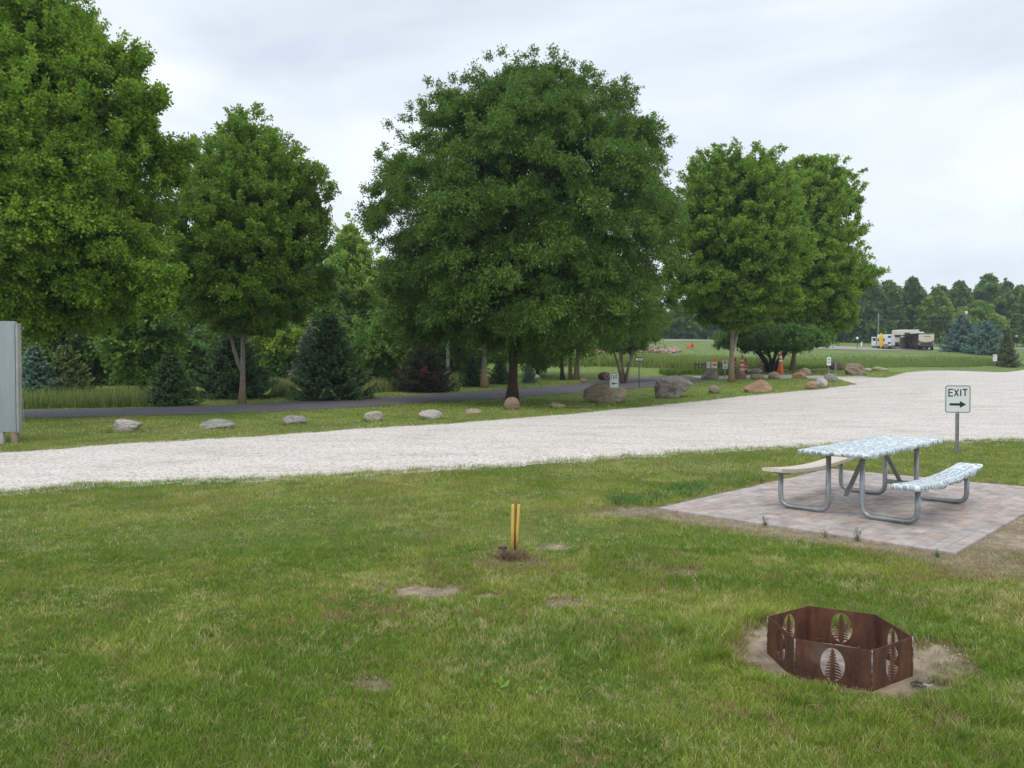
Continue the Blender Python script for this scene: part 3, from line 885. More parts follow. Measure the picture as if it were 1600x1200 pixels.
# bushy trees standing in front of the left wood
for (px, d, top, hw, bot, lab, sd_, colr) in [
        (222, 43, 395, 68, 618, 'light green bushy tree left of the dark spruces beyond the road', 37, MID),
        (120, 46, 420, 70, 622, 'dark bushy tree behind the brownish spruce at the left', 39, DARKG),
        (598, 50, 478, 50, 606, 'pale green bushy tree between the big spruce and the dying spruce', 41, MID),
        (470, 60, 350, 80, 598, 'mid green tall tree behind the forked maple', 43, MID),
        (548, 64, 325, 62, 598, 'yellow green tall tree rising in the gap left of the ash', 47, YEL),
        (840, 66, 470, 42, 588, 'rounded green bush behind the ash trunk', 49, MID),
        (440, 55, 470, 50, 608, 'leafy green understorey tree right of the forked maple trunk', 51, YEL),
        (690, 60, 400, 80, 600, 'dark tall tree behind the left half of the ash', 53, DARKG)]:
    tree('broadleaf_tree', lab, px, d, px, [(top, 8), (top + (bot - top) * .18, hw * .65), (top + (bot - top) * .5, hw), (top + (bot - top) * .85, hw * .85), (bot, hw * .4)],
         .16, 1.0, 130, 16, 13, .25, .17, colr, M_BARK_DARK, seed=sd_, nl=8, irregular=.22, tips=60, tipl=1.2)

# woods: masses nobody could count
def woods(name, label, rows, seed, ll=.5, m=M_LEAF):
    g = random.Random(seed); lst = []
    for (px, d, top, hw, colr) in rows:
        b0 = ground(px, d)
        zt = height_of(top, d)
        wd = hw * d / FPX; H = zt - b0.z
        prof = [(b0.z - wd * .3, wd * .8), (b0.z + H * .45, wd), (b0.z + H * .8, wd * .68), (zt, wd * .1)]
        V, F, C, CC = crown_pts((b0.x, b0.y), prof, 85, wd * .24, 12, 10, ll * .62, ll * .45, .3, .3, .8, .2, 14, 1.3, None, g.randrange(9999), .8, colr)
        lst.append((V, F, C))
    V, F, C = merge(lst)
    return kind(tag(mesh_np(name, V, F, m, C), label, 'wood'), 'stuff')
g = random.Random(4)
rows = []
for i, px in enumerate(range(-260, 760, 58)):
    rows.append((px, g.uniform(66, 74), g.uniform(350, 400) - (60 if px < 200 else 0), g.uniform(52, 66), g.choice([MID, DARKG, MAPLE2])))
for px in range(-300, 900, 75):
    rows.append((px, g.uniform(84, 96), g.uniform(370, 410), g.uniform(55, 66), g.choice([MID, DARKG, DARKG])))
for px in range(-120, 560, 80):
    rows.append((px, g.uniform(52, 57), g.uniform(480, 520), g.uniform(45, 55), g.choice([MID, DARKG, DARKG])))
woods('woods', 'dense mixed green wood behind the spruces on the left', rows, 5, .55)
FARG = ((.12, .23, .06), (.29, .43, .11)); FARD = ((.10, .19, .06), (.23, .36, .10)); FARY = ((.16, .28, .05), (.38, .52, .11))
rows = []
for px in range(860, 1330, 40):
    rows.append((px, g.uniform(172, 190), g.uniform(452, 475), g.uniform(30, 38), g.choice([FARG, FARD])))
for px in range(1300, 1860, 34):
    rows.append((px, g.uniform(186, 200), g.uniform(432, 448), g.uniform(30, 36), g.choice([FARG, FARD, FARD])))
for px in range(1250, 1860, 40):
    rows.append((px, g.uniform(176, 180), g.uniform(492, 505), g.uniform(28, 34), FARD))
woods('woods', 'far dark wood behind the campers at the top of the slope', rows, 6, 1.0)
for (px, d, top, hw, lab, colr) in [
        (1345, 168, 412, 34, 'far tall dark tree rising just right of the yellow green maple', FARD),
        (1388, 170, 438, 26, 'far rounded tree behind the utility pole', FARG),
        (1424, 172, 434, 22, 'far pointed tree above the tan camper', FARD),
        (1462, 166, 450, 28, 'far yellow green tree left of the blue spruces', FARY),
        (1498, 176, 440, 27, 'far mid green tree behind the taller blue spruce', FARG),
        (1543, 176, 429, 34, 'far broad tree with the highest crown on the right skyline', FARG),
        (1528, 158, 470, 40, 'far light green tree directly above the two blue spruces', FARY),
        (1592, 172, 446, 26, 'far green tree right of the highest crown', FARG),
        (1618, 140, 428, 24, 'dark tree cut by the right edge of the picture on the skyline', FARD)]:
    tree('far_tree', lab, px, d, px, [(top - 16, 4), (top + 4, hw * .6), (top + 34, hw), (545, hw * .85), (562, hw * .6)], .3, 2.1, 95, 13, 11, .62, .42, colr, M_BARK_DARK, seed=px, nl=5, irregular=.2, tips=20, tipl=1.5)

# ------------------------------------------------------------------ spruces
def spruce(label, px, py, top, hw, colors, seed, dens=1.0, dead=0.0, cat='spruce', power=.85, d=None, group=None):
    g = np.random.default_rng(seed)
    b0 = at(px, py) if d is None else ground(px, d)
    d = b0.y
    H = height_of(top, d) - b0.z; Rb = hw * d / FPX
    rt = thing('spruce_tree', label, cat, b0, 0, group)
    nwh = int(16 * dens * max(1, H / 4) ** .4) + 4
    pos = []; dr = []; col = []; ln = []
    ks = H / 4.5
    for wv_ in range(nwh):
        t = (wv_ + g.uniform(-.25, .25)) / nwh
        t = min(max(t, 0.01), .985)
        z0 = H * (.03 + .97 * t)
        Lw = Rb * ((1 - t) ** power) * (1.0 if t > .06 else .85)
        nb = int(12 - 5 * t)
        for a in np.arange(nb) * 2 * math.pi / nb + g.uniform(0, 6.28):
            a += g.uniform(-.2, .2)
            Lb = Lw * g.uniform(.62, 1.2) + .05
            rise = .25 * t - .12 + g.uniform(-.08, .08)
            u = np.linspace(.12, 1, max(4, int(Lb / (.13 * ks ** .5)) + 2))
            out = np.array([math.cos(a), math.sin(a), 0]); side = np.array([-math.sin(a), math.cos(a), 0])
            P = np.outer(u * Lb, out)
            P[:, 2] = z0 + Lb * (rise * u - .22 * u * (1 - u) * 2 + .12 * u ** 3)
            dead_b = g.uniform() < dead
            for s_ in (-1, 1):
                tw = Lb * .42 * (1.08 - u) + .09 * ks
                D = out * .75 + side * s_ * .8
                D = D / np.linalg.norm(D)
                for j in range(7):
                    f = j / 7.0
                    pp = P + D * (tw * f)[:, None] + g.normal(0, .02 * ks, P.shape) + np.array([0, 0, -.05]) * (f * tw)[:, None]
                    pos.append(pp); dd = D + g.normal(0, .45, P.shape); dd[:, 2] += .1 - .25 * g.uniform(size=len(P)); dr.append(dd)
                    ln.append(np.full(len(P), .15 * ks))
                    k = np.clip(.0 + .85 * f * (.4 + .6 * u) + .35 * (u > .8) + g.uniform(-.15, .3, len(P)), 0, 1.25)[:, None]  # bough shading put into the needle colour: dark inside, light at the tips
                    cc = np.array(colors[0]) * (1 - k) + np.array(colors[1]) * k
                    if dead_b: cc = np.array([.16, .075, .04]) * g.uniform(.5, 1.3, (len(P), 1))
                    col.append(cc)
    # dense inner needles
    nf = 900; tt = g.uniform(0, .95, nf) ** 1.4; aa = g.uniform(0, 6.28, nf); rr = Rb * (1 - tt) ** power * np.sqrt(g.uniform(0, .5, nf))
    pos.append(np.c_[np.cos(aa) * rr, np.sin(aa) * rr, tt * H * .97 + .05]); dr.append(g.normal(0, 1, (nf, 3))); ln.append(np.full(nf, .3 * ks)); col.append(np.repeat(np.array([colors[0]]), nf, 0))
    # leader
    uu = np.linspace(.9, 1.0, 14)
    for _ in range(3):
        pos.append(np.c_[g.normal(0, .02 * ks, 14), g.normal(0, .02 * ks, 14), uu * H]); dd = g.normal(0, .6, (14, 3)); dd[:, 2] += .8; dr.append(dd); ln.append(np.full(14, .1 * ks)); col.append(np.repeat(np.array([colors[1]]), 14, 0))
    pos = np.concatenate(pos); dr = np.concatenate(dr); ln = np.concatenate(ln); col = np.concatenate(col)
    n = len(pos)
    dr /= np.linalg.norm(dr, axis=1)[:, None]
    q = g.normal(0, 1, (n, 3)); sdv = np.cross(dr, q); sdv /= np.linalg.norm(sdv, axis=1)[:, None]
    l = (ln * g.uniform(.7, 1.5, n))[:, None]; ww = l * .42
    V = np.stack([pos, pos + dr * l * .5 + sdv * ww * .5, pos + dr * l, pos + dr * l * .5 - sdv * ww * .5], 1).reshape(-1, 3)
    col = col * g.uniform(.75, 1.25, (n, 1))
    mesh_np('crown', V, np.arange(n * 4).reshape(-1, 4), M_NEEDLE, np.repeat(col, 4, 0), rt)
    bm = bmesh.new(); tube(bm, [(0, 0, -.1), (0, 0, H * .5), (0, 0, H * .96)], [.03 * H * .6 + .03, .02 * H * .6, .012], 8)
    bm_obj('trunk', bm, M_BARK_DARK, rt, True)
    return rt
SPD = ((.02, .05, .03), (.13, .24, .09)); SPB = ((.07, .13, .09), (.24, .37, .29)); SPBR = ((.07, .11, .035), (.28, .34, .12)); SPM = ((.025, .065, .03), (.17, .28, .10))
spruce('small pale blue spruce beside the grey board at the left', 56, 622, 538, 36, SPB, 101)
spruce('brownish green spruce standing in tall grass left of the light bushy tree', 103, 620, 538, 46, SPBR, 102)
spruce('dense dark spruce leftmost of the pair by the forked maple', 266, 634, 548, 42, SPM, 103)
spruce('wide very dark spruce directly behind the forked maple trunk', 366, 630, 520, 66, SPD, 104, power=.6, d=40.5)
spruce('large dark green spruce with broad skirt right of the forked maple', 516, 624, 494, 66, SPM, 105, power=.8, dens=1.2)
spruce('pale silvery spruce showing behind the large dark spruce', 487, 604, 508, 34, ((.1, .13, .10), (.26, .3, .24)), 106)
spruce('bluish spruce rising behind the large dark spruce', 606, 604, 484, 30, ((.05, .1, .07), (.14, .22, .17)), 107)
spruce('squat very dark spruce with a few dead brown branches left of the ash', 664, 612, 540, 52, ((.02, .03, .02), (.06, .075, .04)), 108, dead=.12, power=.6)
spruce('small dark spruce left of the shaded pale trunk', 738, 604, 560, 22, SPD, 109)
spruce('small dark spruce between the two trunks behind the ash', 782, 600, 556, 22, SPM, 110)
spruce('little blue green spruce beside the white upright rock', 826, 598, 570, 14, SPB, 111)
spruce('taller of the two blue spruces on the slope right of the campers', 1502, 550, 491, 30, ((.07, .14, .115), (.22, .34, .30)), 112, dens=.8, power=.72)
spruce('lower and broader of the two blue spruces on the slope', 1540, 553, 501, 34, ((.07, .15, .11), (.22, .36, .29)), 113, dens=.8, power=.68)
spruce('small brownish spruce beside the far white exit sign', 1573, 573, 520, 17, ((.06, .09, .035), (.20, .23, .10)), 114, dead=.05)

# ------------------------------------------------------------------ boulders
def rockmat(name, base, tint, speck, contrast=.3):
    base = tuple(min(.62, x * 1.25) for x in base); tint = tuple(min(.68, x * 1.25) for x in tint)
    m, t, p = newmat(name)
    v = objcoord(t)
    f = noise(t, v, 2.2, 6, .65, .4)
    c = ramp(t, f, [(.3, tuple(x * (1 - contrast) for x in base)), (.55, base), (.75, tint)])
    s1 = noise(t, v, 28, 4, .7)
    c = mixc(t, 1.0, c, ramp(t, s1, [(.35, tuple([1 - speck] * 3)), (.6, (1.12, 1.12, 1.12))]), 'MULTIPLY')
    mpn = t.nodes.new('ShaderNodeMapping'); mpn.inputs['Scale'].default_value = (1, 1, 5); mpn.inputs['Rotation'].default_value = (.4, .5, 0)
    t.links.new(v, mpn.inputs['Vector'])
    s2 = noise(t, mpn.outputs[0], 2.0, 5, .6, 1.0)
    c = mixc(t, 1.0, c, ramp(t, s2, [(.36, (.62, .58, .55)), (.46, (1, 1, 1))]), 'MULTIPLY')
    t.links.new(c, p.inputs['Base Color']); p.inputs['Roughness'].default_value = .9
    ad = t.nodes.new('ShaderNodeMath'); t.links.new(s1, ad.inputs[0]); t.links.new(s2, ad.inputs[1])
    bump(t, p, ad.outputs[0], .9, .06)
    return m
RK = {
    'grey': rockmat('rock_grey', (.36, .34, .32), (.46, .44, .41), .3),
    'pale': rockmat('rock_pale', (.50, .46, .42), (.62, .57, .52), .2, .2),
    'beige': rockmat('rock_beige', (.52, .44, .35), (.60, .50, .40), .25, .2),
    'tan': rockmat('rock_tan', (.40, .30, .21), (.50, .40, .30), .3),
    'brown': rockmat('rock_brown', (.44, .345, .24), (.54, .44, .33), .2, .2),
    'redgrey': rockmat('rock_red_grey', (.31, .26, .235), (.46, .41, .37), .35, .35),
    'pink': rockmat('rock_pink', (.38, .28, .235), (.46, .36, .31), .3),
    'red': rockmat('rock_red', (.26, .15, .115), (.38, .26, .21), .3),
    'speck': rockmat('rock_speckled', (.36, .24, .19), (.46, .34, .28), .6, .1),
    'orange': rockmat('rock_orange', (.42, .27, .17), (.52, .37, .26), .3),
}
BOULD = []
def boulder(label, bb, mk, seed, planes=9, pl=None, flat=.0, tilt=0.0, depth=.8, group='boulders', round_=.065):
    x0, y0, x1, y1 = bb
    p = at((x0 + x1) / 2, y1)
    d = p.y
    wv_ = (x1 - x0) * d / FPX; h = (y1 - y0) * d / FPX * 1.04
    g = np.random.default_rng(seed)
    bm = bmesh.new()
    bmesh.ops.create_icosphere(bm, subdivisions=5, radius=1)
    U = np.array([v.co[:] for v in bm.verts]); U /= np.linalg.norm(U, axis=1)[:, None]
    N = g.normal(0, 1, (planes, 3)); N /= np.linalg.norm(N, axis=1)[:, None]
    D = g.uniform(.6, .9, planes)
    if pl:
        N = np.array([q[:3] for q in pl], float); D = np.array([q[3] for q in pl]); N /= np.linalg.norm(N, axis=1)[:, None]
    r = np.ones(len(U))
    for nn, dd in zip(N, D):
        c = U @ nn
        lim = np.where(c > .05, dd / np.maximum(c, .05), 9)
        r = -np.log(np.exp(-r / round_ * 2) + np.exp(-lim / round_ * 2)) * round_ / 2
    r = r + .09 * (fbm(U[:, 0] * 2 + U[:, 2] * 3, U[:, 1] * 2 - U[:, 2], 1.2, seed, 5) - .5) * 2 + .045 * (fbm(U[:, 0] * 5 + 9, U[:, 1] * 5 + U[:, 2] * 6, 2.5, seed + 3, 3) - .5) * 2
    V = U * r[:, None]
    ct, st = math.cos(tilt), math.sin(tilt)
    V = np.c_[V[:, 0] * ct - V[:, 2] * st * .8, V[:, 1], V[:, 0] * st * .8 + V[:, 2] * ct]
    V[:, 2] = np.maximum(V[:, 2], np.percentile(V[:, 2], 12) - .1)
    mn, mxx = V.min(0), V.max(0)
    V = (V - mn) / (mxx - mn)
    V[:, 0] = (V[:, 0] - .5) * wv_; V[:, 1] = (V[:, 1] - .3) * wv_ * depth; V[:, 2] = V[:, 2] * (h + .06) - .06
    for v, c in zip(bm.verts, V): v.co = c
    BOULD.append((p.x, p.y + .1 * wv_, wv_ * .5, wv_ * depth * .5))
    o = bm_obj('boulder', bm, RK[mk], None, True, loc=(p.x, p.y + .1 * wv_, p.z))
    return tag(o, label, 'boulder', group)
ROAD = 'boulders lining the gravel road'
ISL = 'boulders around the concrete walk'
boulder('pale grey blocky boulder, leftmost, nearest the grey board', (167, 656, 215, 676), 'pale', 1, 10, group=ROAD)
boulder('long low grey boulder with a peaked top, second from the grey board', (308, 656, 363, 671), 'grey', 2, 8, group=ROAD)
boulder('angular grey boulder with brownish left end, third from the grey board', (438, 650, 478, 665), 'grey', 33, 12, group=ROAD, round_=.07)
boulder('round creamy beige boulder beside the gravel, left of the pale domed one', (567, 643, 598, 659), 'beige', 4, 4, group=ROAD, round_=.3)
boulder('pale pinkish domed boulder right of the round creamy one', (653, 641, 691, 656), 'pale', 5, 6, group=ROAD)
boulder('small flat brownish grey boulder just left of the ash', (725, 639, 753, 649), 'brown', 6, 4, group=ROAD, round_=.3)
boulder('round speckled pink boulder touching the front of the ash trunk', (787, 621, 813, 641), 'speck', 7, 1, group=ROAD, round_=.3)
boulder('thin flat tan boulder between the ash and the small exit sign', (855, 629, 884, 638), 'tan', 8, 9, group=ROAD)
boulder('huge rounded tan brown boulder behind the small exit sign', (912, 599, 981, 630), 'brown', 9, 3, group=ROAD, round_=.25, depth=.6)
boulder('huge angular grey and reddish boulder right of the one way sign', (1026, 588, 1087, 622), 'redgrey', 12, group=ROAD, depth=.7, round_=.06, pl=[(.8, -.1, -.75, .5), (-.12, -.25, .95, .62), (.5, -.2, .8, .72), (-1, -.2, .15, .8), (-.35, -1, .2, .6), (.5, -1, .1, .66), (0, 0, -1, .6), (.2, 1, .2, .7), (-.6, -.2, .8, .8)])
boulder('small pinkish pale boulder on the lawn island, right of the huge angular one', (1108, 602, 1126, 615), 'pink', 11, 6, group=ROAD)
boulder('long wedge shaped orange tan boulder on the lawn island', (1167, 594, 1209, 613), 'orange', 14, round_=.07, pl=[(-.62, -.15, .8, .42), (1, 0, .25, .8), (.2, -1, .3, .6), (-.5, -1, .3, .62), (.5, -.2, .9, .75), (0, 0, -1, .5), (0, 1, .2, .7), (-1, 0, -.2, .9)], group=ROAD)
boulder('tilted triangular reddish grey boulder in front of the white notice signs', (1097, 575, 1123, 592), 'redgrey', 16, round_=.06, pl=[(-.75, -.2, .75, .38), (1, 0, .1, .75), (.1, -1, .2, .6), (0, 0, -1, .55), (0, 1, .2, .7), (.4, 0, .95, .85), (-.4, -1, -.1, .7)], group=ISL)
boulder('dark pinkish boulder just right of the maple trunk at the walk', (1147, 580, 1167, 592), 'red', 15, 8, group=ISL)
boulder('low brown boulder at the walk right of the dark pinkish one', (1174, 584, 1196, 593), 'tan', 18, 7, group=ISL)
boulder('whitish low boulder in front of the many stemmed tree', (1174, 575, 1193, 584), 'pale', 17, 4, group=ISL, round_=.25)
boulder('small pinkish grey boulder leaning on the whitish one', (1190, 572, 1206, 582), 'pink', 19, 6, group=ISL)
boulder('rounded tan boulder at the walk in front of the tallest cone', (1201, 581, 1219, 592), 'tan', 20, 6, group=ISL)
boulder('pinkish tan boulder at the walk, front one of the pair right of the cones', (1239, 581, 1261, 592), 'orange', 21, 7, group=ISL)
boulder('brownish tilted boulder, back one of the pair right of the cones', (1249, 575, 1269, 587), 'tan', 22, 8, tilt=-.3, group=ISL)
boulder('small tan orange boulder at the left of the cluster of three by the post', (1259, 596, 1279, 608), 'orange', 23, 8, group=ROAD)
boulder('pale purplish round boulder in the middle of the cluster of three', (1274, 590, 1295, 606), 'pale', 24, 5, group=ROAD, round_=.2)
boulder('smooth grey rounded boulder at the foot of the thin grey post', (1289, 584, 1311, 597), 'grey', 25, 3, group=ROAD, round_=.25)
boulder('dark reddish brown boulder behind the white paper sign', (1296, 566, 1324, 578), 'red', 26, 7, group=ISL, tilt=-.2)
boulder('big reddish boulder with pale face standing alone on the grass right', (1324, 568, 1353, 586), 'pink', 27, group=ISL, round_=.07, pl=[(-.7, -.6, .6, .55), (.2, -1, -.1, .62), (0, 0, 1, .78), (1, 0, .1, .85), (.7, -.3, .75, .8), (-1, 0, -.6, .8), (0, 0, -1, .6), (0, 1, 0, .8)])
boulder('low pale grey stone right of the big reddish boulder', (1351, 575, 1363, 580), 'pale', 28, 5, group=ISL)
boulder('low pale tan stone, rightmost, at the foot of the slope', (1366, 573, 1389, 580), 'beige', 29, 7, group=ISL)
boulder('small pinkish boulder beside the far side of the road, behind the ash', (907, 591, 919, 598), 'pink', 30, 6, group=ISL)
boulder('white upright pointed rock behind the ash', (834, 585, 844, 597), 'pale', 31, 7, group=ISL, tilt=.6)
boulder('greyish rubble lump on top of the grassy bank', (1040, 553, 1070, 562), 'grey', 32, 9, group='rubble on the bank', depth=.5)
lst = []
for (bx0, by0, ra, rb) in BOULD[:29]:
    n = int(260 * min(ra, 1.6) + 120); a = rng.uniform(0, 6.28, n); k = rng.uniform(.8, 1.12, n)
    x = bx0 + np.cos(a) * ra * k; y = by0 + np.sin(a) * rb * k
    lst.append(blades('b', x, y, rng.uniform(.05, .17, n), np.full(n, .014 * max(1, by0 / 30)), grasscol(x, y) * .9, .7, False))
V, F, C = merge(lst)
kind(tag(mesh_np('boulder_edge_grass', V, F, M_GRASS, C), 'longer grass left standing round the feet of the boulders', 'grass'), 'stuff')
# pinkish rubble heap on the slope
g = np.random.default_rng(77)
lst = []
bmr = bmesh.new()
for i in range(170):
    px = g.uniform(918, 1062); py = 560 - g.uniform(0, 1) ** 1.2 * 14 * (1 - abs(px - 990) / 110)
    p_ = ground(px, 100 + (560 - py) * .5)
    s = g.uniform(.35, 1.0)
    mtx = Matrix.Translation((p_.x, p_.y, p_.z + s * .2 + (560 - py) * .05)) @ Matrix.Rotation(g.uniform(0, 6), 4, 'Z') @ Matrix.Rotation(g.uniform(-.5, .5), 4, 'X') @ Matrix.Diagonal((s, s * .7, s * .5, 1))
    r = bmesh.ops.create_icosphere(bmr, subdivisions=1, radius=.8, matrix=mtx)
    for v in r['verts']: v.co += Vector(g.normal(0, .07, 3))
kind(tag(bm_obj('rubble', bmr, rockmat('rubble_stone', (.42, .30, .24), (.62, .5, .42), .3)), 'pinkish heap of broken stone on the slope behind the road', 'rubble'), 'stuff')
# log with a ringed end, its hollow's shade painted as a dark disc
p_ = at(947.5, 594)
r_ = 6.3 * p_.y / FPX
lg = thing('log', 'short dark log seen end on, beside the road left of the small exit sign', 'log', (p_.x, p_.y, p_.z + r_ * .92), .25)
bm = bmesh.new(); tube(bm, [(0, 0, 0), (0, .5, .01), (0, 1.0, 0)], [r_, r_ * 1.04, r_], 18); bm_obj('bark', bm, M_BARK_ASH, lg, True)
bm = bmesh.new(); tube(bm, [(0, -.012, 0), (0, -.002, 0)], [r_ * .72, r_ * .72], 18); bm_obj('cut_face', bm, plain('cut_wood', (.32, .22, .15), .8, 0, .3, 8), lg)
bm = bmesh.new(); tube(bm, [(0, -.02, 0), (0, -.014, 0)], [r_ * .3, r_ * .3], 12); bm_obj('hollow', bm, plain('hollow_shade', (.03, .02, .015), .9), lg)

# ------------------------------------------------------------------ patio
hb = []
Vp = []; Fp = []; Cp = []
pal = [(.46, .37, .34), (.44, .40, .385), (.49, .40, .36), (.40, .375, .375), (.50, .46, .43), (.48, .37, .32), (.42, .385, .38)]
g = np.random.default_rng(12)
rowh = [.15, .15, .15, .15]
vv = 0.0; ri = 0
def paver(u0, u1, v0, v1):
    gap = .0022
    u0 += gap; u1 -= gap; v0 += gap; v1 -= gap
    zt = .026 + g.normal(0, .0012); bv = .006
    o = len(Vp)
    def P_(u, v, z):
        q = PA + PU * u + PV * v
        return (q.x, q.y, z)
    for (uu, w_, z) in [(u0, v0, -.02), (u1, v0, -.02), (u1, v1, -.02), (u0, v1, -.02), (u0, v0, zt - bv), (u1, v0, zt - bv), (u1, v1, zt - bv), (u0, v1, zt - bv),
                       (u0 + bv, v0 + bv, zt), (u1 - bv, v0 + bv, zt), (u1 - bv, v1 - bv, zt), (u0 + bv, v1 - bv, zt)]:
        Vp.append(P_(uu, w_, z))
    for a in range(4):
        b_ = (a + 1) % 4
        Fp.append((o + a, o + b_, o + 4 + b_, o + 4 + a)); Fp.append((o + 4 + a, o + 4 + b_, o + 8 + b_, o + 8 + a))
    Fp.append((o + 8, o + 9, o + 10, o + 11))
    c = (np.array(pal[g.integers(len(pal))]) * .5 + np.array([.475, .405, .375]) * .5) * g.uniform(.91, 1.08)
    Cp.extend([c] * 12)
nrow = 26; rh = P_WID / nrow
for r in range(nrow):
    uu = 0.0; first = True
    while uu < P_LEN - .01:
        ln = [.12, .18, .24, .24][g.integers(4)]
        if first: ln *= g.uniform(.5, 1); first = False
        if P_LEN - uu - ln < .07: ln = P_LEN - uu
        paver(uu, uu + ln, r * rh, (r + 1) * rh); uu += ln
M_PAVER = attrmat('paver', .85, 90, .35, 5.0, .006)
patio = kind(mesh_np('patio', Vp, Fp, M_PAVER, np.array(Cp)), 'structure')
bm = bx((0, 0, 0), (P_LEN - .01, P_WID - .01, .05))
c_ = PA + PU * P_LEN / 2 + PV * P_WID / 2
o = bm_obj('patio_sand_bed', bm, plain('joint_sand', (.33, .28, .22), .95, 0, .2, 30), None, False, loc=(c_.x, c_.y, -.005), rot=(0, 0, math.atan2(PU.y, PU.x)))
kind(o, 'structure')
# weeds at the patio edge
def leafy(name, p, h, n, label, colr, spread=.12):
    g = np.random.default_rng(int(abs(p.x) * 1000))
    V = []; C = []
    for i in range(n):
        a = g.uniform(0, 6.28); ln = h * g.uniform(.4, 1.1); r = spread * g.uniform(.1, 1)
        tip = np.array([math.cos(a) * r, math.sin(a) * r, ln]); 
        sw = np.array([-math.sin(a), math.cos(a), 0]) * .0016
        V += [-sw * 1.5, sw * 1.5, tip + sw, tip - sw]; C += [np.array(colr) * .8] * 4
        for s in np.linspace(.3, 1, 5):
            q = tip * s; b_ = g.uniform(0, 6.28); l_ = h * .22
            dv = np.array([math.cos(b_), math.sin(b_), g.uniform(-.1, .6)]) * l_; sv = np.array([-math.sin(b_), math.cos(b_), 0]) * l_ * .22
            V += [q, q + dv * .5 + sv, q + dv, q + dv * .5 - sv]; C += [np.array(colr) * g.uniform(.7, 1.2)] * 4
    V = np.array(V)
    # stems
    o = mesh_np(name, V, np.arange(len(V)).reshape(-1, 4), M_GRASS, np.array(C), loc=(p.x, p.y, float(gz(p.x, p.y))))
    return tag(o, label, 'weed', 'weeds along the patio')
leafy('weed', at(1195, 822), .10, 14, 'spindly weed at the front patio edge nearest the left corner', (.24, .34, .10), .06)
leafy('weed', at(1290, 840), .10, 10, 'thin weed half way along the front patio edge', (.18, .25, .08), .08)
leafy('weed', at(1340, 846), .14, 8, 'tallest thin weed at the front patio edge below the right bench', (.2, .25, .09), .07)
leafy('weed', at(1465, 872), .09, 18, 'leafy weed at the near right corner of the patio', (.22, .33, .10), .07)
lst = []
for i in range(46):
    u = rng.uniform(-.1, 3.4); q = PA + PU * u - PV * rng.uniform(.3, .75)
    n = 14; x = rng.normal(q.x, .09, n * 4); y = rng.normal(q.y, .09, n * 4)
    V, F, C = blades('w', x, y, rng.uniform(.03, .09, n * 4), np.full(n * 4, .016), np.array([.12, .26, .06]) * rng.uniform(.6, 1.3, (n * 4, 1)), 1.1, True)
    lst.append((V, F, C))
V, F, C = merge(lst)
kind(tag(mesh_np('leafy_weeds', V, F, M_GRASS, C), 'dark green leafy weeds in a row behind the left patio edge', 'weeds'), 'stuff')

# ------------------------------------------------------------------ picnic table
M_GALV = plain('galvanised_steel', (.36, .38, .39), .42, .75, .18, 14, .05)
M_WOODG = None
m, t, p = newmat('weathered_wood')
v = objcoord(t)
mpn = t.nodes.new('ShaderNodeMapping'); mpn.inputs['Scale'].default_value = (1, 14, 14); t.links.new(v, mpn.inputs['Vector'])
f = noise(t, mpn.outputs[0], 3, 6, .7, .5)
t.links.new(ramp(t, f, [(.22, (.34, .26, .20)), (.42, (.66, .58, .50)), (.75, (.78, .71, .63))]), p.inputs['Base Color'])
p.inputs['Roughness'].default_value = .85; bump(t, p, f, .5, .01)
M_WOODG = m
m, t, p = newmat('netting_print_cloth')
v = objcoord(t)
mpn = t.nodes.new('ShaderNodeMapping'); mpn.inputs['Scale'].default_value = (11, 16, 14); t.links.new(v, mpn.inputs['Vector'])
nd = t.nodes.new('ShaderNodeTexNoise'); nd.inputs['Scale'].default_value = 5; t.links.new(v, nd.inputs['Vector'])
vm = t.nodes.new('ShaderNodeVectorMath'); vm.operation = 'MULTIPLY_ADD'; vm.inputs[1].default_value = (.2, .2, .2)
t.links.new(nd.outputs['Color'], vm.inputs[0]); t.links.new(mpn.outputs[0], vm.inputs[2])
vo = t.nodes.new('ShaderNodeTexVoronoi'); vo.feature = 'DISTANCE_TO_EDGE'; vo.voronoi_dimensions = '3D'; vo.inputs['Scale'].default_value = 1.0; vo.inputs['Randomness'].default_value = .45
t.links.new(vm.outputs[0], vo.inputs['Vector'])
vc = t.nodes.new('ShaderNodeTexVoronoi'); vc.inputs['Scale'].default_value = 1.0; vc.inputs['Randomness'].default_value = .45; t.links.new(vm.outputs[0], vc.inputs['Vector'])
bwn = t.nodes.new('ShaderNodeRGBToBW'); t.links.new(vc.outputs['Color'], bwn.inputs[0])
cell = ramp(t, bwn.outputs[0], [(.2, (.26, .36, .41)), (.8, (.46, .57, .62))])
mrn = t.nodes.new('ShaderNodeMapRange'); mrn.inputs[1].default_value = .08; mrn.inputs[2].default_value = .13; t.links.new(vo.outputs['Distance'], mrn.inputs[0])
t.links.new(mixc(t, mrn.outputs[0], (.82, .87, .87), cell), p.inputs['Base Color'])
p.inputs['Roughness'].default_value = .45
bump(t, p, noise(t, v, 7, 3), .3, .02)
M_CLOTH = m

TC = Vector((4.29, 9.06, 0)); TU = Vector((.733, .724, 0)).normalized()
tab = thing('picnic_table', 'picnic table with galvanised tube legs and blue netting print covers on the brick patio', 'picnic table', (TC.x, TC.y, .026), math.atan2(TU.y, TU.x))
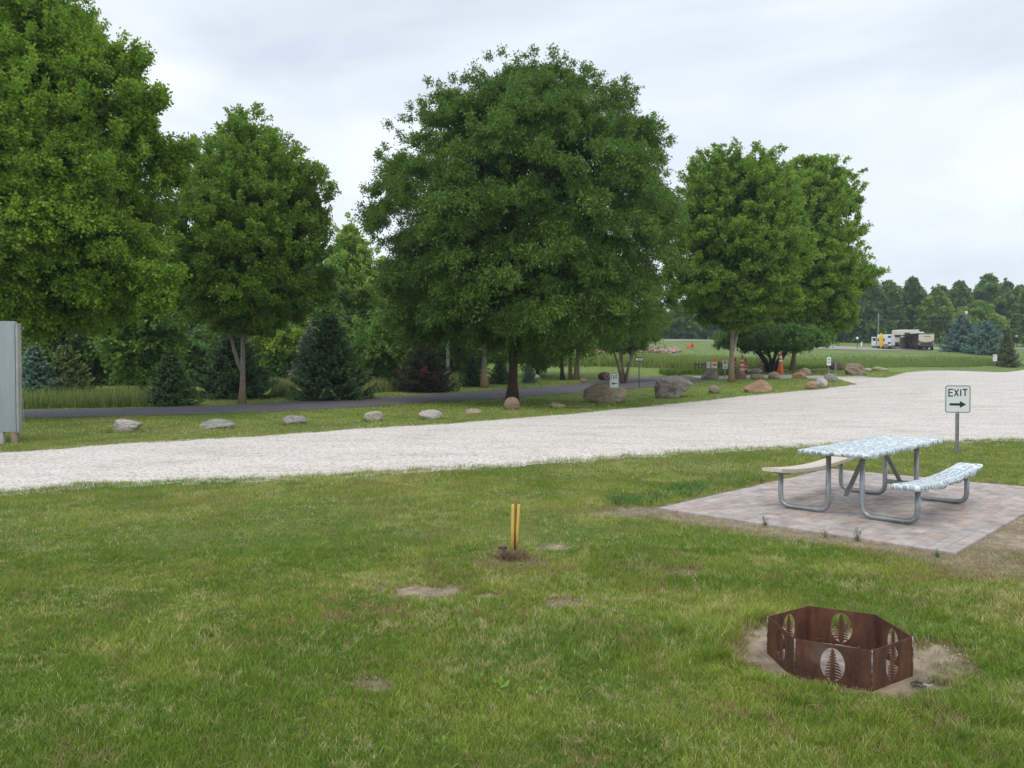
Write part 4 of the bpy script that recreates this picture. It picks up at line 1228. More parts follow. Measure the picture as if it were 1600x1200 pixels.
# local: +X along the length (away right), -Y toward the camera right
LT = 2.44
def slab(name, x0, x1, y0, y1, z, th, sagf, m, parent, nxs=30, nys=8, wave=0.0, bulge=.0, skirt=0.0):
    bm = bmesh.new()
    g = random.Random(len(name))
    top = []; bot = []
    for i in range(nxs + 1):
        s = i / nxs; x = x0 + (x1 - x0) * s
        rt_, rb_ = [], []
        for j in range(nys + 1):
            tt = j / nys; y = y0 + (y1 - y0) * tt
            zz = z + sagf(s)
            e = min(tt, 1 - tt, (s * (x1 - x0)) / (y1 - y0), ((1 - s) * (x1 - x0)) / (y1 - y0))
            rnd = -bulge * math.exp(-e * 22)
            wv2 = wave * (math.sin(x * 7 + y * 4) * .5 + math.sin(x * 17 - y * 9) * .3)
            # rounded corners
            cxr = .04
            xx, yy = x, y
            if skirt:
                dx = max(0, cxr - (x - x0), cxr - (x1 - x)); dy = max(0, cxr - (y - y0), cxr - (y1 - y))
                if dx > 0 and dy > 0:
                    dd = math.hypot(dx, dy)
                    if dd > cxr:
                        k = cxr / dd; sx_ = 1 if x - x0 < x1 - x else -1; sy_ = 1 if y - y0 < y1 - y else -1
                        xx += sx_ * dx * (1 - k); yy += sy_ * dy * (1 - k)
            rt_.append(bm.verts.new((xx, yy, zz + th + rnd + wv2 * .5)))
            lo = -skirt * (1 + .25 * math.sin(x * 23) + .2 * math.sin(x * 11 + 1)) if skirt else 0
            flr = 1.0
            rb_.append(bm.verts.new((xx + (wave * .6 * math.sin(yy * 40) if s in (0, 1) else 0), yy + (wave * .8 * math.sin(x * 19 + math.sin(x * 7) * 2) if j in (0, nys) else 0), zz + lo)))
        top.append(rt_); bot.append(rb_)
    for i in range(nxs):
        for j in range(nys):
            bm.faces.new((top[i][j], top[i + 1][j], top[i + 1][j + 1], top[i][j + 1]))
            bm.faces.new((bot[i][j], bot[i][j + 1], bot[i + 1][j + 1], bot[i + 1][j]))
    for i in range(nxs):
        bm.faces.new((top[i][0], bot[i][0], bot[i + 1][0], top[i + 1][0])); bm.faces.new((top[i][nys], top[i + 1][nys], bot[i + 1][nys], bot[i][nys]))
    for j in range(nys):
        bm.faces.new((top[0][j], top[0][j + 1], bot[0][j + 1], bot[0][j])); bm.faces.new((top[nxs][j], bot[nxs][j], bot[nxs][j + 1], top[nxs][j + 1]))
    return bm_obj(name, bm, m, parent, bool(skirt))
flat = lambda s: 0
slab('tabletop', -LT / 2, LT / 2, -.37, .37, .69, .038, flat, M_WOODG, tab)
slab('table_cover', -LT / 2 - .012, LT / 2 + .012, -.385, .385, .733, .012, flat, M_CLOTH, tab, 90, 16, .005, .012, .036)
warp1 = lambda s: .075 * (2 * s - 1) ** 2 - .035 + .03 * s
warp2 = lambda s: .05 * (2 * s - 1) ** 2 - .03 + .025 * s
bench = slab('bench_seat', -LT / 2 + .13, LT / 2 + .1, .62, .86, .40, .042, warp1, M_WOODG, tab)
bench['label'] = 'bare weathered wooden bench with a warped plank'
b2 = slab('bench_seat', -LT / 2, LT / 2 - .2, -.86, -.62, .395, .038, warp2, M_WOODG, tab)
b2['label'] = 'bench plank under the blue netting print cover'
cv = slab('bench_cover', -LT / 2 - .015, LT / 2 - .185, -.88, -.60, .435, .012, warp2, M_CLOTH, tab, 90, 12, .006, .012, .045)
FR = .86
def arc(p0, p1, p2, r, n=6):
    """fillet corner p1 between p0 and p2"""
    p0, p1, p2 = Vector(p0), Vector(p1), Vector(p2)
    a = (p0 - p1).normalized(); c = (p2 - p1).normalized()
    q0 = p1 + a * r; q2 = p1 + c * r
    return [q0 * (1 - u) ** 2 + p1 * 2 * u * (1 - u) + q2 * u * u for u in [i / n for i in range(n + 1)]]
for sx in (-1, 1):
    for sy in (-1, 1):
        x = sx * FR
        yt = sy * .185; yb = sy * .745; zb = .03
        top_z = .687; bt = (.42 if sy > 0 else .41) + (warp1(.15 if sx < 0 else .85) if sy > 0 else warp2(.15 if sx < 0 else .85)) - .025
        pts = [Vector((x, yt, top_z))] + arc((x, yt, top_z), (x, yt, zb), (x, yb, zb), .12) + arc((x, yt, zb), (x, yb, zb), (x, yb, bt), .12) + [Vector((x, yb, bt))]
        bm = bmesh.new(); tube(bm, pts, .028, 12); bm_obj('leg', bm, M_GALV, tab, True)
    bm = bmesh.new()
    box(bm, (sx * FR, 0, .19), (.035, .37, .06), bev=.006)
    bm_obj('crossbar', bm, M_GALV, tab)
    bm = bmesh.new()
    x0, x1 = sx * FR, sx * (FR - .62)
    dv = Vector((x1 - x0, 0, .68 - .2)); ang = math.atan2(dv.z, dv.x)
    box(bm, ((x0 + x1) / 2, 0, .44), (dv.length, .05, .02), rot=Matrix.Rotation(-ang, 3, 'Y'), bev=.002)
    bm_obj('brace', bm, M_GALV, tab)
    bm = bmesh.new(); box(bm, (sx * FR, 0, .684), (.05, .66, .012), bev=.002); bm_obj('top_bracket', bm, M_GALV, tab)
    for sy in (-1, 1):
        wv_ = warp1(.15 if sx < 0 else .85) if sy > 0 else warp2(.15 if sx < 0 else .85)
        bm = bmesh.new(); box(bm, (sx * FR, sy * .74, (.393 if sy > 0 else .388) + wv_ - .0), (.05, .22, .01), bev=.002); bm_obj('bench_bracket', bm, M_GALV, tab)

# ------------------------------------------------------------------ fire ring
m, t, p = newmat('rusty_steel')
v = objcoord(t)
f = noise(t, v, 5, 6, .65, .3)
c = ramp(t, f, [(.3, (.085, .042, .031)), (.55, (.145, .064, .040)), (.75, (.21, .095, .052))])
c = mixc(t, 1.0, c, ramp(t, noise(t, v, 60, 4, .7), [(.3, (.8, .8, .8)), (.7, (1.15, 1.15, 1.15))]), 'MULTIPLY')
mps = t.nodes.new('ShaderNodeMapping'); mps.inputs['Scale'].default_value = (1, 1, .15); t.links.new(v, mps.inputs['Vector'])
c = mixc(t, 1.0, c, ramp(t, noise(t, mps.outputs[0], 22, 5, .6), [(.35, (.62, .6, .62)), (.6, (1.12, 1.06, 1.0))]), 'MULTIPLY')
c = mixc(t, ramp(t, noise(t, v, 6.5, 3, .5), [(.62, (0, 0, 0)), (.72, (.35, .35, .35))]), c, (.22, .19, .18))
t.links.new(c, p.inputs['Base Color']); p.inputs['Roughness'].default_value = .62; p.inputs['Metallic'].default_value = .25
bump(t, p, noise(t, v, 120, 4), .15, .004)
M_RUST = m
m, t, p = newmat('weld_steel')
p.inputs['Base Color'].default_value = (.28, .24, .2, 1); p.inputs['Roughness'].default_value = .5; p.inputs['Metallic'].default_value = .5
t.links.new(ramp(t, noise(t, objcoord(t), 40, 3), [(.35, (.09, .05, .035)), (.65, (.36, .32, .28))]), p.inputs['Base Color'])
M_WELD = m
ring = thing('fire_ring', 'rusty six sided steel fire ring with pine tree cutouts on bare soil', 'fire ring', (FP.x, FP.y, 0), 0)
RH = .208; RR = .375
M_WINDOWLESS = None
def pine_outline(h, w_, lv, seed):
    g = random.Random(seed)
    def sidepts(s):
        o = []
        for i in range(lv):
            t0 = i / lv
            zo = h * (.10 + .88 * t0)
            r = w_ * (1 - t0) ** .8 * g.uniform(.75, 1.1) + .002
            o.append((s * .016 * (1 - t0 * .8), zo))
            o.append((s * r, zo - h * .035 + h * .01))
            o.append((s * r * .85, zo - h * .035 + h * .062))
            o.append((s * .016 * (1 - t0 * .8), zo + h * .06))
        return o
    r = sidepts(1); l = sidepts(-1)
    return [(.008, 0)] + r + [(0, h)] + l[::-1] + [(-.008, 0)]
def ringpanel(i):
    a0 = R(-87 + 60 * i); a1 = R(-87 + 60 * (i + 1))
    p0 = Vector((RR * math.cos(a0), RR * math.sin(a0), 0)); p1 = Vector((RR * math.cos(a1), RR * math.sin(a1), 0))
    Lp = (p1 - p0).length; u = (p1 - p0).normalized(); nrm = Vector((u.y, -u.x, 0))
    EH, EW = .089, .060
    cxp, czp = Lp * .5, RH * .5 - .002
    # 2D shapes: outer rectangle with an elliptical hole, then the pine silhouette joined at the bottom of the hole
    bm = bmesh.new()
    z0 = -.05
    n = 48
    hole = []; outer = []
    for k in range(n):
        th = 2 * math.pi * k / n
        ex, ez = cxp + EW * math.cos(th), czp + EH * math.sin(th)
        hole.append((ex, ez))
        dx, dz = math.cos(th) * EW, math.sin(th) * EH
        sx_ = ((Lp - cxp) if dx > 0 else cxp) / max(abs(dx), 1e-9); sz_ = ((RH - czp) if dz > 0 else (czp - z0)) / max(abs(dz), 1e-9)
        s_ = min(sx_, sz_)
        outer.append((cxp + dx * s_, czp + dz * s_))
    th_ = .004
    def P3(q, off): return p0 + u * q[0] + Vector((0, 0, q[1])) + nrm * off
    for off in (0, -th_):
        hv = [bm.verts.new(P3(q, off)) for q in hole]; ov = [bm.verts.new(P3(q, off)) for q in outer]
        for k in range(n):
            k2 = (k + 1) % n
            bm.faces.new((hv[k], ov[k], ov[k2], hv[k2]))
        # corner fill
        for (cx_, cz_) in ((0, z0), (Lp, z0), (Lp, RH), (0, RH)):
            best = [(k, (k + 1) % n) for k in range(n) if (abs(outer[k][0] - cx_) < 1e-6) != (abs(outer[(k + 1) % n][0] - cx_) < 1e-6) and (abs(outer[k][1] - cz_) < 1e-6) != (abs(outer[(k + 1) % n][1] - cz_) < 1e-6)]
            for k, k2 in best:
                if math.hypot(outer[k][0] - outer[k2][0], outer[k][1] - outer[k2][1]) < .15:
                    bm.faces.new((ov[k], ov[k2], bm.verts.new(P3((cx_, cz_), off))))
        if off == 0: H0, O0 = hv, ov
        else:
            for k in range(n):
                k2 = (k + 1) % n
                bm.faces.new((H0[k], H0[k2], hv[k2], hv[k]))
    # rims
    for (qa, qb) in (((0, RH), (Lp, RH)), ((0, z0), (0, RH)), ((Lp, z0), (Lp, RH))):
        bm.faces.new([bm.verts.new(P3(q, o_)) for q, o_ in ((qa, 0), (qb, 0), (qb, -th_), (qa, -th_))])
    pn_ = bm_obj('panel', bm, M_RUST, ring)
    # pine silhouette (part of the cut plate)
    bm = bmesh.new()
    pts = pine_outline(EH * 2 - .004, .050, 10, i)
    from mathutils.geometry import tessellate_polygon
    pl = [Vector((cxp + x_, czp - EH + .001 + z_, 0)) for x_, z_ in pts]
    tris = tessellate_polygon([pl])
    for off in (-.0008, -th_ + .0008):
        vs = [bm.verts.new(P3((q.x, q.y), off)) for q in pl]
        for tr in tris:
            try: bm.faces.new([vs[k] for k in tr])
            except ValueError: pass
        if off == -.0008: A0 = vs
        else:
            for k in range(len(vs)):
                k2 = (k + 1) % len(vs)
                bm.faces.new((A0[k], A0[k2], vs[k2], vs[k]))
    bm_obj('pine_cutout', bm, M_RUST, pn_)
    bm = bmesh.new(); tube(bm, [(p0.x, p0.y, -.05), (p0.x * 1.002, p0.y * 1.002, RH * .5), (p0.x, p0.y, RH + .001)], .0048, 8)
    bm_obj('weld_seam', bm, M_WELD, ring, True)
for i in range(6): ringpanel(i)
# ashes and burnt sticks
mA = plain('ash_bed', (.30, .26, .22), .95, 0, .45, 14, .5)
bm = bmesh.new(); bmesh.ops.create_grid(bm, x_segments=30, y_segments=30, size=.35)
for v_ in bm.verts:
    rr = math.hypot(v_.co.x, v_.co.y)
    v_.co.z = .004 + .014 * float(fbm(np.array([v_.co.x + 5]), np.array([v_.co.y + 5]), 9, 3)[0]) - .03 * max(0, rr - .25) * 4
bmesh.ops.delete(bm, geom=[v_ for v_ in bm.verts if math.hypot(v_.co.x, v_.co.y) > .32], context='VERTS')
kind(tag(bm_obj('ash_bed', bm, mA, None, True, loc=(FP.x, FP.y, .0)), 'grey brown ash and soil inside the fire ring', 'ash'), 'stuff')
g = random.Random(3)
for k, (px, py, l_, lab) in enumerate([(1440, 1072, .10, 'charred grey stick lying right of the fire ring, nearest it'), (1450, 1076, .07, 'short pale burnt stick just right of the charred one'), (1436, 1077, .06, 'smallest burnt twig below the right corner of the fire ring')]):
    q = at(px, py)
    a = g.uniform(-.6, .9)
    bm = bmesh.new(); tube(bm, [(-l_ / 2, 0, .010), (-l_ * .2, .012, .014), (l_ * .15, -.004, .012), (l_ / 2, .01, .013)], [.006, .0085, .007, .004], 7)
    tag(bm_obj('burnt_stick', bm, plain('char_%d' % k, (.10, .09, .085) if k != 1 else (.42, .38, .34), .9, 0, .5, 30, .4), None, True, loc=(q.x, q.y, float(gz(q.x, q.y)) - .002), rot=(0, 0, a)), lab, 'stick', 'burnt sticks beside the fire ring')

# ------------------------------------------------------------------ yellow marker and steel stub
mk = thing('marker_stake', 'split yellow plastic marker sleeve round a rusty steel rod in the lawn', 'marker', (MARK.x, MARK.y, float(gz(MARK.x, MARK.y))))
M_YEL = plain('yellow_plastic', (.72, .50, .12), .5, 0, .1, 8)
def halfpipe(bm, x0, x1, h, r, a0, a1, seg=10):
    for (k0, rr) in ((0, r), (1, r - .003)):
        pass
    rows = []
    for z, xx in ((0.0, x0), (h * .5, (x0 + x1) / 2), (h, x1)):
        ro = [bm.verts.new((xx + r * math.cos(a0 + (a1 - a0) * i / seg), r * math.sin(a0 + (a1 - a0) * i / seg), z)) for i in range(seg + 1)]
        ri = [bm.verts.new((xx + (r - .004) * math.cos(a0 + (a1 - a0) * i / seg), (r - .004) * math.sin(a0 + (a1 - a0) * i / seg), z)) for i in range(seg + 1)]
        rows.append(ro + ri[::-1])
    n = len(rows[0])
    for a in range(len(rows) - 1):
        for i in range(n):
            bm.faces.new((rows[a][i], rows[a][(i + 1) % n], rows[a + 1][(i + 1) % n], rows[a + 1][i]))
    bm.faces.new(rows[-1])
hM = 81 * MARK.y / FPX
s = MARK.y / FPX
bm = bmesh.new(); tube(bm, [(-2.5 * s, 0, -.02), (-2 * s, 0, hM * .5), (-1.6 * s, 0, hM - .012), (-1.6 * s, 0, hM - .004), (-1.6 * s, 0, hM)], [2.9 * s, 2.7 * s, 2.45 * s, 2.1 * s, 1.0 * s], 12); bm_obj('sleeve_half', bm, M_YEL, mk, True)
bm = bmesh.new(); tube(bm, [(5.0 * s, 0, -.02), (5.4 * s, 0, hM * .5), (7.6 * s, 0, hM - .012), (7.7 * s, 0, hM - .004), (7.7 * s, 0, hM)], [1.9 * s, 2.4 * s, 2.4 * s, 2.1 * s, 1.0 * s], 12); bm_obj('sleeve_half', bm, M_YEL, mk, True)
bm = bmesh.new(); tube(bm, [(1.6 * s, 0.012, -.05), (2.5 * s, .012, hM * .6), (3.9 * s, .012, hM + 12 * s)], [1.5 * s, 1.5 * s, 1.4 * s], 8); bm_obj('rod', bm, plain('rusty_rod', (.30, .15, .08), .8, .1, .4, 40, .4), mk, True)
bm = bmesh.new(); tube(bm, [(-1.0 * s, -.022, .0), (4 * s, -.024, hM * .15), (8.2 * s, -.02, hM * .3)], .0022, 6); bm_obj('wire', bm, M_BARK_DARK, mk, True)
q = at(787, 876)
stb = thing('steel_stub', 'short brown rusty pipe stub with a flat cap beside the yellow marker', 'pipe', (q.x, q.y, float(gz(q.x, q.y))))
M_ST = plain('brown_rust', (.11, .07, .06), .8, .2, .3, 30, .4)
bm = bmesh.new(); tube(bm, [(0, 0, -.03), (0, 0, .10)], [3.2 * s, 3.0 * s], 10); bm_obj('pipe', bm, M_ST, stb, True)
bm = bmesh.new(); tube(bm, [(-8.5 * s, 0, .112), (-2 * s, 0, .108), (5.5 * s, .0, .112)], [1.8 * s, 2.6 * s, 2.2 * s], 10); bm_obj('cap', bm, M_ST, stb, True)
# dead grass tuft at its foot
x = rng.normal(MARK.x - .02, .07, 900); y = rng.normal(MARK.y - .12, .06, 900)
V, F, C = blades('t', x, y, rng.uniform(.03, .09, 900), np.full(900, .005), np.array([.36, .27, .16]) * rng.uniform(.4, 1.2, (900, 1)), 1.2, True)
kind(tag(mesh_np('dead_grass_tuft', V, F, M_GRASS, C), 'tuft of dead brown grass at the foot of the yellow marker', 'grass'), 'stuff')

# ------------------------------------------------------------------ signs
M_WHITE = plain('sign_white', (.78, .80, .80), .45, 0, .03, 3)
M_BLACK = plain('sign_black', (.02, .022, .03), .5, 0, .1, 3)
M_RED = plain('sign_red', (.5, .05, .04), .5)
def rrect(w_, h_, r, n=6):
    o = []
    for (cx_, cz_, a0) in ((w_ / 2 - r, h_ / 2 - r, 0), (-w_ / 2 + r, h_ / 2 - r, 90), (-w_ / 2 + r, -h_ / 2 + r, 180), (w_ / 2 - r, -h_ / 2 + r, 270)):
        for k in range(n + 1):
            a = R(a0 + 90 * k / n); o.append((cx_ + r * math.cos(a), cz_ + r * math.sin(a)))
    return o
def plate(bm, pts, y0, y1):
    a = [bm.verts.new((x_, y0, z_)) for x_, z_ in pts]; b_ = [bm.verts.new((x_, y1, z_)) for x_, z_ in pts]
    from mathutils.geometry import tessellate_polygon
    for tr in tessellate_polygon([[Vector((x_, z_, 0)) for x_, z_ in pts]]):
        bm.faces.new([a[k] for k in tr]); bm.faces.new([b_[k] for k in tr])
    n = len(pts)
    for k in range(n): bm.faces.new((a[k], a[(k + 1) % n], b_[(k + 1) % n], b_[k]))
def stroke(bm, p, q, wd, y0, y1):
    p, q = Vector((p[0], p[1])), Vector((q[0], q[1])); d_ = (q - p).normalized(); n_ = Vector((-d_.y, d_.x)) * wd / 2
    plate(bm, [tuple(p + n_), tuple(p - n_), tuple(q - n_), tuple(q + n_)], y0, y1)
def frame_ring(bm, w_, h_, r, t_, y0, y1):
    A = rrect(w_, h_, r); B = rrect(w_ - 2 * t_, h_ - 2 * t_, max(r - t_, .002))
    a0 = [bm.verts.new((x_, y0, z_)) for x_, z_ in A]; b0_ = [bm.verts.new((x_, y0, z_)) for x_, z_ in B]
    n = len(A)
    for k in range(n): bm.faces.new((a0[k], a0[(k + 1) % n], b0_[(k + 1) % n], b0_[k]))
def letters(bm, word, x0, z0, h_, lw_, adv, st, y0, y1):
    x = x0; 
    for ch in word:
        L_ = {'E': [((0, 0), (0, 1)), ((0, 1), (1, 1)), ((0, .5), (.85, .5)), ((0, 0), (1, 0))], 'X': [((0, 0), (1, 1)), ((0, 1), (1, 0))], 'I': [((.5, 0), (.5, 1))],
              'T': [((.5, 0), (.5, 1)), ((0, 1), (1, 1))], 'O': [((0, 0), (0, 1)), ((0, 1), (1, 1)), ((1, 1), (1, 0)), ((1, 0), (0, 0))], 'N': [((0, 0), (0, 1)), ((0, 1), (1, 0)), ((1, 0), (1, 1))],
              'W': [((0, 1), (.25, 0)), ((.25, 0), (.5, .8)), ((.5, .8), (.75, 0)), ((.75, 0), (1, 1))], 'A': [((0, 0), (.5, 1)), ((.5, 1), (1, 0)), ((.2, .4), (.8, .4))], 'Y': [((.5, 0), (.5, .5)), ((.5, .5), (0, 1)), ((.5, .5), (1, 1))],
              'P': [((0, 0), (0, 1)), ((0, 1), (1, 1)), ((1, 1), (1, .45)), ((1, .45), (0, .45))]}.get(ch, [])
        wd = lw_ * (.35 if ch == 'I' else 1)
        off = st / 2
        for i_, (a, c) in enumerate(L_):
            def Q(p_): return (x + (p_[0] - (.5 if ch == 'I' else 0)) * wd + (wd / 2 if ch == 'I' else 0), z0 + off + p_[1] * (h_ - st))
            A, B = Q(a), Q(c)
            if a[1] == c[1]:    # horizontals reach the corners
                A = (A[0] - off * (a[0] < c[0]), A[1]); B = (B[0] + off * .6, B[1])
            stroke(bm, A, B, st, y0 - i_ * .0004, y1)
        x += wd + adv
def exit_sign(label, px, py, w_, h_, hb, arrow, rz=0.0, base=None, post_r=.022):
    q = base or at(px, py)
    t_ = thing('exit_sign', label, 'sign', (q.x, q.y, float(gz(q.x, q.y))), rz, 'white exit signs along the gravel road')
    H = hb + h_
    bm = bmesh.new()
    # u-channel post
    box(bm, (0, .03, (H - .03) / 2 - .05), (.045, .006, H - .03 + .1)); box(bm, (-.0265, .018, (H - .03) / 2 - .05), (.007, .03, H + .07)); box(bm, (.0265, .018, (H - .03) / 2 - .05), (.007, .03, H + .07))
    bm_obj('post', bm, M_GALV, t_)
    zc = hb + h_ / 2
    bm = bmesh.new(); plate(bm, [(x_, z_ + zc) for x_, z_ in rrect(w_, h_, w_ * .09)], -.004, 0.0)
    pan = bm_obj('panel', bm, M_WHITE, t_)
    bm = bmesh.new(); frame_ring(bm, w_ * .96, h_ * .965, w_ * .085, w_ * .026, -.0055, -.004)
    for v_ in bm.verts: v_.co.z += zc
    bm_obj('border', bm, M_BLACK, pan)
    bm = bmesh.new(); letters(bm, 'EXIT', -w_ * .35, zc + h_ * .09, h_ * .28, w_ * .15, w_ * .066, w_ * .048, -.006, -.0045)
    bm_obj('lettering', bm, M_BLACK, pan)
    bm = bmesh.new(); s_ = arrow
    pts = [(-.32, -.05), (.08, -.05), (.08, -.15), (.32, 0), (.08, .15), (.08, .05), (-.32, .05)]
    pts = [(x_ * w_ * s_, z_ * w_ + zc - h_ * .19) for x_, z_ in pts]
    plate(bm, pts, -.006, -.0045)
    bm_obj('arrow', bm, M_BLACK, pan)
    for zz in (hb + h_ * .93, hb + h_ * .06):
        bm = bmesh.new(); tube(bm, [(0, -.009, zz), (0, -.003, zz)], .008, 8); bm_obj('bolt', bm, M_GALV, pan)
    return t_
exit_sign('nearest exit sign with right arrow, behind the picnic table at the gravel edge', 1495.5, 709, .455, .54, .79, 1, R(-12))
q = at(959.5, 632)
exit_sign('smaller exit sign with left arrow in front of the huge rounded boulder', 959.5, 632, .455, .72, .80, -1, R(8), q)
q = at(1554.5, 575.5)
exit_sign('tiny far exit sign with left arrow beside the brownish spruce', 1554.5, 575.5, .5, .85, .9, -1, R(-10), q)
# one way sign
q = at(998.5, 606); s = q.y / FPX
ow = thing('one_way_sign', 'black and white one way arrow sign on a tall thin post at the road', 'sign', q, R(5))
bm = bmesh.new(); tube(bm, [(0, .02, -.1), (0, .02, 47 * s)], .035, 8); bm_obj('post', bm, plain('dark_post', (.08, .09, .08), .7), ow)
wS, hS, zc = 12.5 * s, 6.2 * s, 44.5 * s
bm = bmesh.new(); plate(bm, [(x_, z_ + zc) for x_, z_ in rrect(wS, hS, .02)], -.03, -.02); pan = bm_obj('panel', bm, M_BLACK, ow)
bm = bmesh.new(); plate(bm, [(x_ * wS, z_ * hS + zc) for x_, z_ in [(-.45, 0), (-.28, -.4), (-.28, -.25), (.4, -.25), (.46, -.08), (.46, .08), (.4, .25), (-.28, .25), (-.28, .4)]], -.033, -.0305); ar = bm_obj('arrow', bm, M_WHITE, pan)
bm = bmesh.new(); letters(bm, 'ONE', -.2 * wS, zc - hS * .14, hS * .28, .05, .02, .014, -.036, -.0335); bm_obj('lettering', bm, M_BLACK, ar); bm = bmesh.new(); letters(bm, 'WAY', .1 * wS, zc - hS * .14, hS * .28, .05, .02, .014, -.036, -.0335); bm_obj('lettering', bm, M_BLACK, ar)
# no parking sign
q = at(1132.5, 591); s = q.y / FPX
npk = thing('no_parking_sign', 'white sign with a red circle symbol just left of the maple trunk', 'sign', q, 0)
bm = bmesh.new(); tube(bm, [(0, .02, -.1), (0, .02, 27 * s)], .035, 8); bm_obj('post', bm, M_GALV, npk)
wS, hS, zc = 7.6 * s, 13 * s, 21 * s
bm = bmesh.new(); plate(bm, [(x_, z_ + zc) for x_, z_ in rrect(wS, hS, .02)], -.03, -.02); pan = bm_obj('panel', bm, M_WHITE, npk)
bm = bmesh.new(); letters(bm, 'P', -.05, zc + hS * .12, hS * .26, .1, 0, .035, -.034, -.0305); 
bm_obj('lettering', bm, M_BLACK, pan)
for z_, w_, h_ in ((-.24, .72, .06), (-.38, .5, .08)): bm_obj('text_line', bx((0, -.032, zc + hS * z_), (wS * w_, .003, hS * h_)), M_BLACK, pan)
bm = bmesh.new()
for k in range(24):
    a, c = 6.2832 * k / 24, 6.2832 * (k + 1) / 24; rr = hS * .2
    stroke(bm, (rr * math.cos(a), zc + hS * .24 + rr * math.sin(a)), (rr * math.cos(c), zc + hS * .24 + rr * math.sin(c)), .03, -.036, -.0345)
stroke(bm, (-rr * .7, zc + hS * .24 + rr * .7), (rr * .7, zc + hS * .24 - rr * .7), .03, -.0375, -.036)
bm_obj('red_circle', bm, M_RED, pan)
# notice boards by the cones
for (px, wpx, y0, y1, yb, lab) in [(1106.8, 7.2, 564, 576, 587, 'small white framed notice sign, leftmost, above the tilted triangular boulder'),
                               (1115.8, 9, 566, 575, 587, 'white notice sign behind the leftmost cone'),
                               (1294.8, 6.4, 558, 571, 588, 'white paper sign with small symbols on a short post by the grey boulder')]:
    q = at(px, yb); s = q.y / FPX
    sg = thing('notice_sign', lab, 'sign', q, 0)
    H1 = (yb - y0) * s; hS = (y1 - y0) * s
    bm = bmesh.new(); tube(bm, [(0, .03, -.1), (0, .03, H1 - .05)], .03, 8); bm_obj('post', bm, M_GALV, sg)
    bm = bmesh.new(); plate(bm, [(x_, z_ + H1 - hS / 2) for x_, z_ in rrect(wpx * s, hS, .015)], -.02, 0); pan = bm_obj('panel', bm, M_WHITE, sg)
    if px < 1110:
        bm = bmesh.new(); frame_ring(bm, wpx * s * .98, hS * .98, .012, .03, -.023, -.021)
        for v_ in bm.verts: v_.co.z += H1 - hS / 2
        bm_obj('border', bm, M_BLACK, pan)
        tl = [(0, .3, .5, .02), (0, .5, .5, .02), (0, .7, .5, .02)]
    elif px < 1200: tl = [(0, .3, .8, .03), (0, .75, .8, .05)]
    else: tl = [(0, .3, .4, .08), (-.15, .62, .25, .06), (.2, .62, .2, .1)]
    for x_, z_, w_, h_ in tl: bm_obj('text_line', bx((x_ * wpx * s, -.022, H1 - hS * z_), (wpx * s * w_, .003, h_)), M_BLACK, pan)
q = at(1305, 597); s = q.y / FPX
bm = bmesh.new(); box(bm, (0, 0, 17 * s - .05), (.06, .03, 36 * s)); box(bm, (.045, .0, 25 * s), (.012, .25, 20 * s))
tag(bm_obj('sign_post', bm, M_GALV, None, loc=q), 'thin grey post with an edge on sign in front of the smooth grey boulder', 'post')
# bare pole between the trunks behind the ash
q = ground(891, 61)
bm = bmesh.new(); tube(bm, [(0, 0, -.2), (0, 0, 3), (0, 0, 8.5)], [.16, .15, .11], 10)
tag(bm_obj('utility_pole', bm, plain('pole_wood', (.34, .26, .21), .9, 0, .25, 8, .3), None, True, loc=q), 'bare pinkish wooden pole between two trunks behind the ash', 'pole')

# ------------------------------------------------------------------ traffic cones
M_OR = plain('cone_orange', (.80, .13, .03), .5, 0, .08, 3)
M_WB = plain('cone_white', (.80, .78, .74), .4, 0, .08, 4)
M_RUB = plain('rubber', (.05, .045, .04), .85)
def cone(label, px, y0, y1):
    q = at(px, y1); s = q.y / FPX; H = (y1 - y0) * s
    r = H * .13
    c = thing('traffic_cone', label, 'traffic cone', q, random.uniform(0, 1), 'orange and white channelizer cones by the walk')
    def rad(t_): return r * (1 - .58 * t_)
    bm = bmesh.new(); lathe(bm, [(r * 1.55, 0), (r * 1.55, H * .03), (r * 1.1, H * .055)], 8); bm_obj('base', bm, M_OR if H > 1.3 else M_RUB, c)
    prof = [(rad(t_), H * (.05 + .87 * t_)) for t_ in np.linspace(0, 1, 12)] + [(r * .3, H * .93), (r * .14, H * .94), (r * .14, H * .97)]
    bm = bmesh.new(); lathe(bm, prof, 20); bm_obj('body', bm, M_OR, c, True)
    for (a, b_) in ((.18, .31), (.44, .56), (.70, .80)) if px != 1219.5 else ((.60, .70), (.78, .88)):
        bm = bmesh.new(); lathe(bm, [(rad(a) - .004, H * (.05 + .87 * a)), (rad(a) + .007, H * (.05 + .87 * a) + .002), (rad(b_) + .007, H * (.05 + .87 * b_) - .002), (rad(b_) - .004, H * (.05 + .87 * b_))], 20)
        bm_obj('reflective_band', bm, M_WB, c, True)
    bm = bmesh.new(); tube(bm, [(-r * .3, 0, H * .93), (-r * .25, 0, H * .985), (0, 0, H), (r * .25, 0, H * .985), (r * .3, 0, H * .93)], .018, 6); bm_obj('handle', bm, M_OR, c, True)
for a in [('leftmost cone, in front of the white notice signs', 1116.5, 558, 588.5), ('thin cone close to the right side of the maple trunk', 1149, 559, 584), ('large front cone of the pair between maple trunk and many stemmed tree', 1159.6, 554, 586),
          ('thinner cone touching the right side of the large front cone', 1165.5, 560, 583), ('cone standing against the many stemmed tree, above the whitish boulder', 1191, 556, 580), ('tallest cone, rightmost, with a wide red orange base', 1219.5, 551, 584)]:
    cone(*a)
